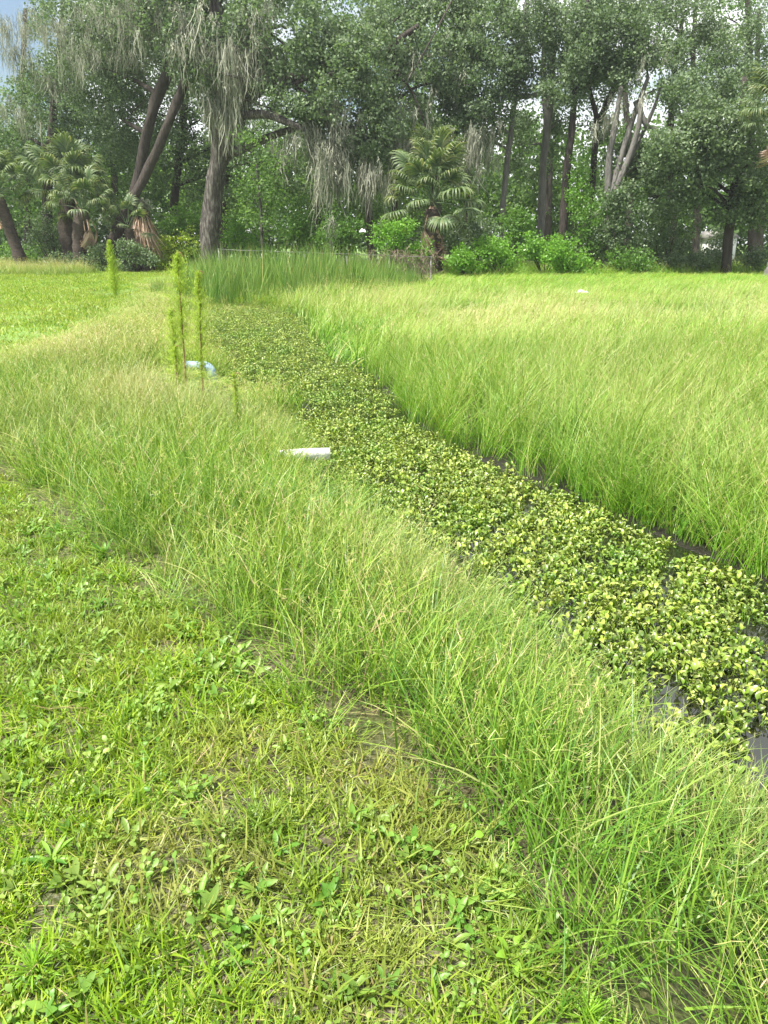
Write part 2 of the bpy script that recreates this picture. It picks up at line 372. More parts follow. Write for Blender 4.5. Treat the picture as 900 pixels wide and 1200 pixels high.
# --- lawn
lawn_t = pack('lawn_clumps', [clump('blades', 34, .09, (.03, .085), (.0035, .0085), (.2, 1.3), (0, 1.0), M_lawn, 3) for _ in range(4)]
              + [clump('blades', 26, .045, (.05, .13), (.004, .008), (.2, 1.2), (.1, .9), M_lawn, 4) for _ in range(2)])
x, y = points(520, .9, 3.2, lambda x, y: in_lawn(x, y-.0) | (x < el(y)+.15), .5)
x2, y2 = points(300, 3.2, 8, in_lawn, .5)
x = np.concatenate([x, x2]); y = np.concatenate([y, y2])
cov = pn(x, y, 2.6, 3.1); bd = np.exp(-((x-el(y)+.02)/.13)**2)*sst(.9, 1.8, y); k = ((cov-.30*bd > .12) | (rng.random(len(x)) < .2)); x, y = x[k], y[k]
tn = np.clip((pn(x, y, 1.6, 9)-.52)*3, 0, 1)*.55
d = np.hypot((x+.52)/.32, (y-1.62)/.22); tn = np.maximum(tn, np.clip(1.2-d, 0, .6))
scatter('lawn_grass', 'short mown lawn grass in the near foreground', P3(x, y), lawn_t, 6, tint=tn, scl=rng.uniform(.6, 1.25, len(x)))
far_t = pack('far_lawn_clumps', [clump('blades', 110, .42, (.04, .10), (.010, .022), (.2, 1.0), (0, .7), M_lawn, 2) for _ in range(4)])
x, y = points(9, 8, 60, lambda x, y: in_lawn(x, y) | (y > 38), 1)
scatter('far_lawn_grass', 'smooth mown lawn reaching back to the trees', P3(x, y), far_t, 4, tint=pn(x, y, .3, 2)*.35, scl=rng.uniform(.8, 1.3, len(x)))

# --- broadleaf weeds between the lawn blades
def leaf_shape(L, W, cup=.25, curl=.5, seg=4):
    """one obovate leaf with its base at the origin, growing along +x, cupped across"""
    t = np.linspace(0, 1, seg+1); wd = W*np.sin(np.pi*np.clip(t*.92+.05, 0, 1))**.75
    th = curl*t; dx = np.cumsum(np.r_[0, np.cos(th[:-1])*L/seg]); dz = -np.cumsum(np.r_[0, np.sin(th[:-1])*L/seg])
    V = []
    for a_, b_, w_ in zip(dx, dz, wd): V += [(a_, -w_/2, b_+cup*w_), (a_, 0, b_), (a_, w_/2, b_+cup*w_)]
    F = []
    for s_ in range(seg):
        for c_ in (0, 1): F.append((s_*3+c_, s_*3+c_+1, s_*3+c_+4, s_*3+c_+3))
    return np.array(V), np.array(F), np.repeat(t, 3)
def rosette(n, L, W, elev, stalk, spread=.02, cup=.25, curl=.6, sw=.003):
    mb = MB()
    for k_ in range(n):
        az = k_*2.4+rng.uniform(-.4, .4); e = rng.uniform(*elev); s = rng.uniform(.7, 1.15)
        st = rng.uniform(*stalk); V, F, T = leaf_shape(L*s, W*s, cup*rng.uniform(.2, 1.6), curl*rng.uniform(.3, 1.5))
        ce, se = math.cos(e), math.sin(e)
        roll = rng.normal(0, .35); V = V @ np.array([[1, 0, 0], [0, math.cos(roll), math.sin(roll)], [0, -math.sin(roll), math.cos(roll)]])
        V = np.stack([V[:, 0]*ce-V[:, 2]*se, V[:, 1], V[:, 0]*se+V[:, 2]*ce], 1)
        ce2 = math.cos(min(e+.35, 1.45)); se2 = math.sin(min(e+.35, 1.45))
        V += (st*ce2, 0, st*se2)
        r_ = rng.random()
        sv = np.array([(0, -sw/2, -.01), (0, sw/2, -.01), (st*ce2, sw/2, st*se2), (st*ce2, -sw/2, st*se2)])
        ca, sa = math.cos(az), math.sin(az); Rz = np.array([[ca, sa, 0], [-sa, ca, 0], [0, 0, 1]])
        off = rng.normal(0, spread, 3)*(1, 1, 0)
        mb.add(V@Rz+off, F, np.stack([np.full(len(V), r_), T, np.zeros(len(V))], 1))
        mb.add(sv@Rz+off, [(0, 1, 2, 3)], np.stack([np.full(4, r_*.6), np.zeros(4), np.zeros(4)], 1))
    return mb
weed_t = pack('lawn_weeds', [obj('weed', rosette(9, .016, .012, (.1, .8), (.015, .04), .025).build('weed', M_weed), link=False) for _ in range(3)]
              + [obj('weed', rosette(7, .038, .013, (.2, .9), (.0, .01), .01).build('weed', M_weed), link=False) for _ in range(2)])
x, y = points(120, .9, 6, lambda x, y: x < el(y)+.25, .4); k = pn(x, y, 2.2, 20) > .38; x, y = x[k], y[k]
o = scatter('lawn_weeds', 'small round leaved weeds and clover mixed through the near lawn', P3(x, y)+(0, 0, .01), weed_t, 5, scl=rng.uniform(.7, 1.5, len(x)), tint=rng.random(len(x))*.4); o['category'] = 'weeds'
litter_t = pack('dry_thatch', [clump('thatch', 20, .10, (.05, .16), (.002, .004), (1.35, 1.55), (-.1, .15), M_stem, 2) for _ in range(3)])
x, y = points(90, .9, 7, lambda x, y: x < el(y)+.6, .4); k = (rng.random(len(x)) < .3) | (pn(x, y, 2.6, 3.1) < .36); x, y = x[k], y[k]
o = scatter('dry_thatch', 'dry straw coloured thatch lying between the grass', P3(x, y)+(0, 0, .015), litter_t, 3, scl=rng.uniform(.6, 1.2, len(x))); o['category'] = 'dry grass'

# --- unmown strip on the near bank
tall_t = pack('tall_clumps', [clump('blades', 26, .12, (.20, .52), (.0030, .0075), (.0, .85), (.2, 1.2), M_tall, 5,
              extra=(*seedstems(2, .1, (.35, .60), (.0018, .0028), (.05, .7), (.1, .6), bl=.045), M_stem)) for _ in range(6)])
x, y = points(90, .8, 4.5, in_strip, .5); x2, y2 = points(75, 4.5, 9, in_strip, .5)
x = np.concatenate([x, x2]); y = np.concatenate([y, y2])
k = ~((x > -.82) & (x < -.4) & (y > 5.9) & (y < 6.95)) | (rng.random(len(x)) < .15); x, y = x[k], y[k]
edge = sst(0, .45, x-el(y)); k = (rng.random(len(x)) < .35+.65*edge) & ~((np.abs(x-el(y)-.08) < .15) & (pn(x, y, 3.5, 40) > .47)); x, y, edge = x[k], y[k], edge[k]
s = (.55+.45*edge)*(.6+.4*sst(0, .5, xl(y)-x))*rng.uniform(.8, 1.2, len(x))*np.where((x > -2.6) & (x < -1.5) & (y > 7.9), .5, 1)
scatter('tall_grass', 'tall pale green unmown grass on the near bank of the ditch', P3(x, y), tall_t, 6, scl=s, tint=np.clip(pn(x, y, .9, 5)*.9-.45+.45*np.exp(-((x+2.2)**2/1.5+(y-8)**2/3)), 0, .6))
tallf_t = pack('tall_clumps_far', [clump('blades', 60, .30, (.22, .50), (.006, .011), (.0, .6), (.2, 1.1), M_tall, 4,
              extra=(*seedstems(9, .3, (.35, .66), (.0035, .005), (.05, .5), (.1, .6), bl=.07), M_stem)) for _ in range(6)])
x, y = points(26, 9, 18, in_strip, .8); x2, y2 = points(13, 18, 36, lambda x, y: in_strip(x, y) & (x < np.interp(y, [18, 27, 36], [-5, -7.5, -9])), 1)
x = np.concatenate([x, x2]); y = np.concatenate([y, y2])
hs = (.3+.7*sst(0, 1.3, x-el(y)))*np.interp(y, [9, 18, 36], [1, .8, .45])*rng.uniform(.75, 1.2, len(x))*np.where((x > -3.1) & (x < -1.6) & (y > 8.9) & (y < 11.9), .12, 1)
scatter('tall_grass', 'seeding straw tinted tall grass further along the near bank', P3(x, y), tallf_t, 6, scl=np.stack([hs*0+1, hs*0+1, hs], 1), tint=np.clip(.08+(pn(x, y, .5, 15)-.5)*1.6+.35*np.exp(-((x+2.6)**2/2.5+(y-9.5)**2/8)), 0, .7))
# short bright grass at the head of the ditch
x, y = points(14, 14, 27, lambda x, y: (x > np.interp(y, [14, 27], [-5.2, -8])) & (x < np.interp(y, [14, 18, 22, 27], [-3.6, -3.3, -2.8, -2.6])), 1)
scatter('marsh_edge_grass', 'short bright grass around the head of the ditch', P3(x, y), tallf_t, 6, scl=np.stack([np.ones(len(x))]*2+[rng.uniform(.3, .6, len(x))], 1), tint=rng.uniform(0, .2, len(x)))

# --- marsh grass across the ditch
marsh_t = pack('marsh_clumps', [clump('blades', 32, .15, (.42, .95), (.005, .011), (-.05, .4), (.2, 1.5), M_marsh, 6, az=(0, 1.2),
               extra=(*seedstems(3, .16, (.7, 1.05), (.002, .003), (.0, .35), (.2, .9), bl=.06, az=(0, .9)), M_stem)) for _ in range(6)])
x, y = points(52, 2.5, 7, in_field, .6); x2, y2 = points(34, 7, 13, in_field, .8)
x = np.concatenate([x, x2]); y = np.concatenate([y, y2]); e = sst(0, .7, x-xr(y))
s = (.62+.38*e)*rng.uniform(.8, 1.15, len(x))
scatter('marsh_grass', 'lush green marsh grass standing along the far edge of the ditch', P3(x, y), marsh_t, 6, rot=rng.normal(0, 1.3, len(x)), scl=s, tint=np.clip(e*.25*pn(x, y, .5, 4)*1.5, 0, .5))
marshf_t = pack('marsh_clumps_far', [clump('blades', 60, .42, (.40, .92), (.012, .024), (.0, .55), (.3, 1.6), M_marsh, 5, az=(0, .9),
               extra=(*seedstems(5, .4, (.7, 1.0), (.004, .006), (.0, .4), (.2, .9), bl=.08, az=(0, .9)), M_stem)) for _ in range(6)])
x, y = points(11, 13, 24, in_field, 1); x2, y2 = points(6.5, 24, 39, in_field, 1.5)
x = np.concatenate([x, x2]); y = np.concatenate([y, y2])
hs = np.interp(y, [13, 26, 33, 39], [1, .85, .5, .22])*rng.uniform(.85, 1.12, len(x))*(.62+.76*pn(x, y, .55, 8))
lowp = pn(x, y*.45, .5, 77); hs = hs*np.where(lowp > .60, .62, 1)
tn = np.clip(np.interp(y, [13, 18, 26, 32, 39], [.1, .5, .2, .0, 0])*(-.7+3*pn(x, y, .35, 31)), 0, .9)
scatter('marsh_grass', 'wind combed marsh grass with pale seed tops across the wide field', P3(x, y), marshf_t, 6, rot=rng.normal(0, .5, len(x)), scl=np.stack([np.ones(len(x))]*2+[hs], 1), tint=tn)

# --- plants floating on the ditch
wat_t = pack('water_rosettes', [obj('rosette', rosette(int(rng.integers(7, 11)), .050, .030, (.25, 1.3), (.03, .11), .03, cup=.4, curl=1.0, sw=.005).build('rosette', M_water_leaf, True), link=False) for _ in range(7)])
x, y = points(380, 1.5, 9, in_water, .5); x2, y2 = points(150, 9, 26, in_water, .8)
x = np.concatenate([x, x2]); y = np.concatenate([y, y2])
k = (pn(x, y, 4.5, 12) > .26+.10*rng.random(len(x))) & ((xr(y)-x > .12) | (rng.random(len(x)) < .3)); x, y = x[k], y[k]
o = scatter('water_plants', 'yellow green broad leaved plants crowding the dark water of the ditch', np.stack([x, y, np.full(len(x), ZW)], 1), wat_t, 7, scl=rng.uniform(.35, .88, len(x)), tint=rng.random(len(x))**2, tilt=.25)
o['category'] = 'water plants'

# --- cattails at the head of the ditch
cat_t = pack('cattail_clumps', [clump('reeds', 22, .30, (1.0, 1.9), (.014, .026), (.0, .14), (.02, .5), M_cat, 5, prof=[.9, 1, 1, .85, .55, .08]) for _ in range(5)])
x, y = points(6.5, 25.5, 33.5, lambda x, y: (x > np.interp(y, [25, 30, 33], [-5.6, -7.9, -8.7])) & (x < np.interp(y, [25, 27, 33], [-3.2, -.6, 1.6])), 1)
x2, y2 = points(1.3, 26, 31, lambda x, y: (x > -8.6) & (x < -5.5), 1); x = np.concatenate([x, x2]); y = np.concatenate([y, y2])
o = scatter('cattails', 'dense dark green cattail reeds in front of the wire fence', P3(x, y), cat_t, 5, scl=rng.uniform(.55, 1.15, len(x))*np.interp(x, [-8.6, -7.4, -6.4, -1, 1.6], [.35, .55, .95, .95, .6]), tint=np.clip(pn(x, y, .6, 9)*.8-.25, 0, 1))
o['category'] = 'cattails'
# rough grass under the trees
x, y = points(3.2, 34, 52, lambda x, y: (y > np.interp(x, [-22, -18, -12, -8, 2, 8, 22], [44, 47, 47.5, 39, 36, 39.5, 42])), 2)
o = scatter('undergrowth', 'rough green undergrowth beneath the trees', P3(x, y), marshf_t, 6, scl=np.stack([np.ones(len(x))]*2+[rng.uniform(.3, 1.0, len(x))], 1), tint=rng.random(len(x))*.2)
o['category'] = 'undergrowth'

x, y = points(9, 40, 47, lambda x, y: x < -15.5, 2)
scatter('rough_grass', 'mound of rough pale grass at the far left end of the lawn', P3(x, y), tallf_t, 6, scl=np.stack([np.ones(len(x))*1.4]*2+[rng.uniform(.9, 1.6, len(x))], 1), tint=rng.uniform(0, .4, len(x)))
# ------------------------------------------------------------------ trees
def leaves(centers, radii, n, size, tw=28, tws=.26, hole=.0, up=.3):
    """leaf quads gathered in twigs that fill ellipsoids"""
    centers = np.asarray(centers, float); radii = np.asarray(radii, float)
    vol = radii.prod(1)**.7; k = rng.choice(len(centers), max(1, n//tw), p=vol/vol.sum())
    d = rng.normal(size=(len(k), 3)); d /= np.linalg.norm(d, axis=1)[:, None]
    rr = rng.uniform(.25, 1.0, len(k))**.5
    tc_ = centers[k]+d*radii[k]*rr[:, None]
    kk_ = k
    if hole:
        nz = np.array([noise.noise(Vector(p)*.62+Vector((len(tc_)*.37, 0, 0))) for p in tc_]); kk_ = k[nz > -.5+hole]; tc_ = tc_[nz > -.5+hole]
    m_ = len(tc_)*tw
    c = np.repeat(tc_, tw, 0)+rng.normal(0, tws, (m_, 3))*(1, 1, .7)
    rtw = np.repeat(rng.random(len(tc_)), tw)
    a_ = rng.normal(size=(m_, 3)); a_ /= np.linalg.norm(a_, axis=1)[:, None]
    nrm = rng.normal(size=(m_, 3))+(0, 0, up*2); b_ = np.cross(nrm, a_); b_ /= np.linalg.norm(b_, axis=1)[:, None]
    s = size*rng.uniform(.6, 1.3, m_)[:, None]
    V = np.stack([c-a_*s*.5, c+b_*s*.33, c+a_*s*.5, c-b_*s*.33], 1).reshape(-1, 3)
    F = np.arange(m_*4).reshape(-1, 4)
    rcr = np.repeat(rng.random(len(centers))[kk_], tw); r_ = np.clip(rng.random(m_)*.5+rtw*.28+rcr*.22, 0, 1)
    C = np.stack([np.repeat(r_, 4), np.full(m_*4, .5), np.zeros(m_*4)], 1)
    return V, F, C
def moss(points_, n, Lr, spread=.5, w=.05):
    """hanging strands gathered in tapering bunches: points_ rows (x, y, z)"""
    P_ = np.asarray(points_, float); per = 15; nc = max(3, n//per); n = nc*per
    k = rng.integers(0, len(P_), nc)
    cr_ = P_[k]+rng.normal(0, 1, (nc, 3))*(spread, spread, spread*.5)
    root = np.repeat(cr_, per, 0)+rng.normal(0, 1, (n, 3))*(.11, .11, .16)
    Ln = np.repeat(rng.uniform(Lr[0]*.5, Lr[1], nc)*rng.uniform(.4, 1, nc), per)*rng.uniform(.15, 1, n)
    V, F, C = ribbons(root, rng.uniform(0, 6.28, n), np.full(n, math.pi)+rng.normal(0, .16, n), rng.normal(0, .35, n), Ln, rng.uniform(.5, 1.4, n)*w, 9,
                      prof=[.3, 1, .7, 1.1, .7, .9, .5, .7, .35, .08], rnd=np.clip(np.repeat(rng.random(nc), per)*.7+rng.random(n)*.3, 0, 1))
    V = V.reshape(n, 10, 2, 3); V[:, 1:, :, :2] += np.cumsum(rng.normal(0, .032, (n, 9, 1, 2)), 1)
    return V.reshape(-1, 3), F, C
def tree(name, label, trunk, crown, nleaf, leaf=.13, bark=None, lmat=None, limbs=True, mossn=0, mossL=(.5, 1.6), mosspts=None, mossw=.05, hole=.38, cat='tree', group=None, extra_limbs=(), tws=.22, mspread=.5):
    """trunk: rows (px, py, Y, r_px); crown: rows (px, py, rx_px, ry_px, Y)"""
    bark = bark or M_bark; lmat = lmat or M_oak
    ts = .88 if 'thick' in label[:22] else .85 if name == 'leaning_tree' else .68
    tr = [(*at(a_, b_, Y_), r_*ts*mpp(Y_)) for a_, b_, Y_, r_ in trunk]
    base = Vector(tr[0][:3]); base.z = float(ground(base.x, base.y))-.02
    tr[0] = (*base, tr[0][3])
    tr = [(x_-base.x, y_-base.y, z_-base.z, r_) for x_, y_, z_, r_ in tr]
    root = empty(name, base, label, cat, group)
    p, r_ = spline(tr, 7); r_[0] *= 1.35; r_[1] *= 1.15
    V, F = tube(p, r_, 12, .28); mb = MB(); mb.add(V, F)
    obj('trunk', mb.build('trunk', bark, True), root)
    cc = [np.array(at(a_, b_, Y_))-np.array(base) for a_, b_, rx, ry, Y_ in crown]
    cr_ = [(rx*mpp(Y_), min(rx, ry)*mpp(Y_)*.9, ry*mpp(Y_)) for a_, b_, rx, ry, Y_ in crown]
    if limbs:
        for c_ in cc:
            kk = [q_ for q_ in range(len(p)) if p[q_][2] < c_[2]+.3 and q_ > len(p)*.35] or [len(p)-1]
            d_ = [np.linalg.norm(p[q_]-c_)+.6*abs(p[q_][2]-c_[2]+1.2) for q_ in kk]; q_ = kk[int(np.argmin(d_))]
            st = p[q_]; r0 = r_[q_]*.5; ln = np.linalg.norm(c_-st)
            if ln < .5: continue
            mid = st*.5+c_*.5+np.array([rng.normal(0, .1)*ln, rng.normal(0, .1)*ln, .10*ln])
            lp, lr = spline([(*st, r0), (*mid, r0*.62), (*c_, r0*.25)], 5)
            V, F = tube(lp, lr, 7, .2); mb = MB(); mb.add(V, F)
            for _ in range(4):                             # side twigs join the limb's own mesh
                s_ = lp[rng.integers(4, len(lp))]; e_ = s_+rng.normal(0, 1, 3)*(.9, .9, .6)*min(1.3, ln*.35)+(0, 0, .3)
                tp, tr_ = spline([(*s_, r0*.3), (*((s_+e_)/2+rng.normal(0, .12, 3)), r0*.2), (*e_, r0*.08)], 3)
                V, F = tube(tp, tr_, 5); mb.add(V, F)
            obj('limb', mb.build('limb', bark, True), root)
    for ex in extra_limbs:
        lp, lr = spline([(*(np.array(at(a_, b_, Y_))-np.array(base)), q_*mpp(Y_)) for a_, b_, Y_, q_ in ex], 5)
        V, F = tube(lp, lr, 7, .25); mb = MB(); mb.add(V, F); obj('limb', mb.build('limb', bark, True), root)
    V, F, C = leaves(cc, cr_, int(nleaf*3.0), leaf*1.15, hole=hole, tws=tws); mb = MB(); mb.add(V, F, C)
    obj('crown', mb.build('crown', lmat), root)
    if mossn:
        mossn = int(mossn*3.4); mossw *= .8; mspread *= 1.25
        mp_ = [np.array(at(*q_))-np.array(base) for q_ in mosspts] if mosspts else [c_+np.array([rng.normal(0, .6)*r3[0], rng.normal(0, .5)*r3[1], -r3[2]*.3]) for c_, r3 in zip(cc, cr_) for _ in range(6)]
        V, F, C = moss(mp_, mossn, mossL, spread=mspread, w=mossw); mb = MB(); mb.add(V, F, C)
        tag(obj('hanging_moss', mb.build('hanging_moss', M_moss), root), kind='stuff')
    return root

# front row -------------------------------------------------
tree('oak_tree', 'large oak with thick straight grey trunk draped in pale moss',
     [(245, 318, 45.5, 10.5), (246, 280, 45.5, 11.5), (251, 225, 45.5, 10.5), (258, 180, 45.5, 12), (268, 140, 45.5, 17), (263, 90, 45.3, 13), (255, 30, 45, 9), (250, -30, 45, 5)],
     [(250, 60, 55, 45, 44), (330, 30, 60, 40, 43), (200, 10, 60, 35, 45), (390, 90, 60, 50, 42.5), (350, 100, 45, 40, 43), (420, 50, 45, 45, 44), (300, -30, 90, 40, 45), (262, 112, 34, 30, 44.5), (430, 150, 40, 40, 43)],
     26000, .15, mossn=900, mossL=(1.0, 3.6), mosspts=[(225, 20, 43), (230, 60, 43), (245, 95, 43), (270, 70, 43), (292, 40, 42.7), (298, 60, 42.7), (303, 20, 42.7), (285, 90, 43), (250, 120, 43.5), (275, 130, 43.4), (215, 40, 43.2), (310, 70, 43)], mspread=.55, mossw=.06,
     extra_limbs=[[(268, 142, 45.3, 5.5), (285, 136, 44, 4.6), (312, 134, 42.6, 4.2), (335, 143, 42.2, 3.8), (358, 152, 42, 2.6)]])
tree('oak_tree', 'slim oak carrying a long moss curtain between the thick oak and middle palm',
     [(437, 322, 50, 6), (432, 250, 50, 5.5), (440, 150, 50, 6), (470, 70, 49, 6), (500, 20, 48, 5), (540, -20, 48, 3)],
     [(470, 110, 50, 55, 46), (520, 60, 55, 45, 46), (440, 190, 45, 30, 45), (490, 10, 60, 35, 47), (560, 100, 45, 50, 46), (395, 160, 40, 30, 44.5), (410, 215, 25, 15, 44)],
     19000, .14, bark=M_barkd, mossn=1000, mossL=(.8, 3.0), mosspts=[(395, 125, 42), (400, 150, 42), (380, 165, 42), (365, 150, 42.4), (390, 180, 42), (400, 198, 42), (418, 200, 42), (430, 205, 42), (410, 196, 42), (445, 208, 42), (345, 165, 42.4), (385, 215, 42.5), (375, 190, 42), (465, 165, 44), (472, 180, 44), (480, 130, 44), (500, 160, 44.5), (540, 180, 45)], mspread=.42, mossw=.055,
     extra_limbs=[[(440, 60, 46, 5), (455, 62, 45, 5), (472, 45, 44.5, 4), (490, 30, 44, 2)], [(458, 62, 45, 2), (470, 90, 44.5, 1.6), (484, 110, 44, 1.1), (505, 165, 44, .7)]])
tree('leaning_tree', 'long bare trunk leaning right out of the left palm clump with ivy on it',
     [(117, 308, 45, 9), (133, 280, 45.2, 8), (152, 240, 45.2, 6), (178, 190, 45.2, 5.5), (197, 145, 45, 5.5), (215, 100, 45, 5.5), (222, 60, 45, 5), (232, 0, 46, 4)],
     [(215, 30, 45, 35, 46), (180, 0, 55, 30, 47), (150, 40, 50, 45, 48)], 9000, .13, bark=M_barkd, mossn=430, mossw=.032, mosspts=[(215, 30, 45), (222, 60, 45), (170, 10, 45), (190, 20, 45), (150, 5, 45)], mossL=(.8, 2.6))
tree('leaning_tree', 'darker second trunk leaning right just behind the ivy clad one',
     [(148, 308, 46.5, 6), (150, 260, 46.5, 6), (162, 205, 46.5, 5.5), (174, 150, 46.2, 6), (185, 110, 46, 6.5), (203, 68, 46, 5.5), (217, 10, 48, 4)],
     [(120, 90, 50, 50, 48.5), (150, 140, 45, 45, 49), (95, 40, 55, 45, 49), (200, 30, 40, 40, 49)], 12000, .13, bark=M_barkd, mossn=430, mossw=.032, mosspts=[(120, 20, 46), (150, 60, 46), (100, 60, 46), (60, 30, 46), (170, 30, 46)], mossL=(.8, 2.4))
tree('forest_tree', 'leafy tree filling the left edge behind the palm clump',
     [(60, 316, 53, 8), (55, 240, 53, 7), (62, 150, 53, 6), (70, 60, 53, 5), (75, -10, 53, 3)],
     [(60, 120, 45, 45, 52), (90, 80, 45, 40, 52), (20, 150, 40, 45, 53), (50, 190, 50, 30, 53), (70, 30, 40, 25, 52), (110, 170, 50, 40, 52), (110, 10, 50, 22, 52)], 14000, .14, bark=M_barkd, hole=.40, mossn=600, mossw=.032, mosspts=[(20, 60, 50), (40, 20, 50), (60, 90, 50), (15, 130, 50), (95, 50, 50), (8, 30, 50)], mossL=(.8, 2.4))
tree('forest_tree', 'broad dark tree behind the thick oak trunk',
     [(200, 312, 55, 7), (205, 230, 55, 6), (215, 140, 55, 6), (220, 60, 55, 4)],
     [(200, 190, 55, 50, 54), (175, 130, 50, 50, 54), (235, 140, 40, 60, 54), (290, 210, 50, 30, 54), (320, 170, 45, 40, 54), (220, 80, 60, 40, 55), (360, 200, 45, 30, 54)], 15000, .15, bark=M_barkd)
tree('small_tree', 'slender young tree with bright leaves right of the thick oak trunk',
     [(309, 322, 40, 2.6), (307, 280, 40, 2.4), (305, 240, 40, 2), (300, 190, 40, 1.2)],
     [(303, 205, 24, 25, 40), (312, 240, 28, 25, 40), (295, 170, 16, 16, 40), (320, 270, 20, 12, 40)], 1500, .12, lmat=M_wood, tws=.3)
tree('forest_tree', 'pale slim trunk rising behind the right side of the middle palm',
     [(590, 318, 48, 4.5), (588, 260, 48, 4.5), (592, 215, 48, 4.5), (598, 160, 48, 4.5), (604, 110, 48, 4), (612, 50, 48, 4), (620, -20, 48, 3)],
     [(600, 40, 50, 40, 47), (560, 30, 45, 40, 47), (575, 130, 28, 35, 47), (620, 85, 30, 25, 47), (620, 5, 55, 25, 47), (545, 150, 30, 35, 47)], 12000, .14, bark=M_barkp, hole=.46, mossn=300, mosspts=[(540, 170, 44), (570, 180, 46), (548, 195, 45), (565, 150, 45), (500, 60, 45), (520, 100, 45)], mossL=(.8, 2.2),
     extra_limbs=[[(600, 113, 47.5, 2.5), (620, 113, 47, 2.2), (640, 106, 46.8, 2), (652, 98, 46.6, 1)]])
tree('forest_tree', 'tall grey trunk with a forked dead limb beneath thin leaves',
     [(632, 318, 50, 5.5), (634, 250, 50, 5.5), (637, 190, 50, 5.5), (643, 130, 50, 6), (647, 80, 50, 5), (646, 30, 50, 4), (650, -20, 50, 3)],
     [(640, 20, 50, 30, 49), (680, 25, 45, 30, 49), (620, 170, 30, 40, 51), (690, 75, 35, 25, 50), (660, 140, 22, 20, 51)], 9000, .14, bark=M_barkp, hole=.5)
tree('forest_tree', 'dark straight trunk standing between the grey trunk and the many stemmed tree',
     [(659, 320, 46, 7), (660, 270, 46, 6.5), (663, 215, 46, 6), (668, 170, 46, 5.5), (674, 110, 46, 4.5), (682, 50, 46, 4), (690, -10, 46, 3)],
     [(690, 60, 45, 40, 45), (720, 30, 50, 35, 45), (670, 95, 35, 25, 45), (740, 60, 35, 30, 45.5)], 10000, .14, bark=M_barkd, hole=.46)
tree('forest_tree', 'thin dark forked trunk just left of the many stemmed tree',
     [(690, 318, 47, 4.5), (693, 240, 47, 4.5), (697, 180, 47, 5), (699, 140, 47, 4), (690, 100, 47, 3), (685, 40, 47, 2)],
     [(690, 150, 26, 20, 47), (700, 90, 35, 30, 48), (675, 40, 35, 35, 48)], 5500, .13, bark=M_barkd, hole=.5,
     extra_limbs=[[(699, 150, 47, 3.5), (718, 105, 47, 3), (738, 65, 47, 2.4), (752, 45, 47, 1.6)], [(712, 118, 47, 2), (732, 90, 46.8, 1.8), (755, 65, 46.6, 1.3)]])
tree('many_stemmed_tree', 'low tree with a fan of pale leaning stems on the right of the wood',
     [(706, 318, 44, 6), (712, 260, 44, 5.5), (720, 215, 44, 5), (732, 170, 44, 4), (745, 130, 44, 3.5), (760, 90, 44, 2.6)],
     [(760, 80, 40, 30, 44), (800, 95, 35, 35, 44), (770, 45, 45, 30, 44), (735, 200, 30, 30, 45), (770, 190, 30, 35, 44.5)], 10000, .13, bark=M_barkp, hole=.5, mossn=160, mosspts=[(745, 70, 44), (730, 110, 44), (760, 60, 44), (715, 140, 44)],
     extra_limbs=[[(712, 250, 44, 4), (714, 190, 44, 3.5), (722, 140, 44, 3), (728, 100, 44, 2)], [(716, 235, 44, 4), (735, 190, 43.8, 3.5), (748, 150, 43.6, 3), (752, 115, 43.5, 2.2)], [(720, 225, 44, 3), (742, 180, 44, 2.4), (765, 130, 44, 2), (775, 100, 44, 1.3)], [(745, 118, 43.7, 3), (757, 146, 43.6, 2.8), (768, 152, 43.6, 2.4), (772, 166, 43.6, 1.5)]])
tree('oak_tree', 'leafy oak with a rounded low crown overhanging the right side of the lawn',
     [(850, 318, 41.5, 8), (853, 285, 41.5, 7.5), (858, 240, 41.5, 7), (863, 200, 41.5, 6.5), (868, 150, 42, 5), (872, 90, 42, 4)],
     [(810, 170, 50, 28, 40), (850, 150, 45, 30, 40), (790, 200, 40, 30, 41), (880, 190, 40, 40, 40.5), (830, 120, 50, 30, 41), (760, 230, 40, 25, 42), (880, 240, 40, 28, 41), (820, 215, 40, 25, 40.5)], 20000, .14, bark=M_barkd)
tree('pine_tree', 'tall straight dark trunk showing against white sky near the top right corner',
     [(882, 312, 52, 6), (880, 200, 52, 5.5), (879, 120, 52, 5), (878, 60, 52, 4), (876, 0, 52, 3.4), (875, -40, 52, 2)],
     [(880, 60, 45, 30, 51), (850, 20, 45, 25, 51), (900, 100, 40, 40, 51), (830, 70, 40, 30, 51)], 7000, .12, bark=M_barkd, hole=.5)
tree('forest_tree', 'loose crowned tree showing white sky through its leaves above the low right oak',
     [(790, 315, 50, 6), (787, 240, 50, 5.5), (785, 170, 50, 5), (790, 90, 50, 4), (800, 20, 50, 3)],
     [(790, 20, 50, 30, 49), (830, 60, 40, 30, 49), (750, 10, 50, 25, 49), (850, 90, 35, 25, 49), (780, 120, 24, 20, 49)], 9500, .13, bark=M_barkd, hole=.54)
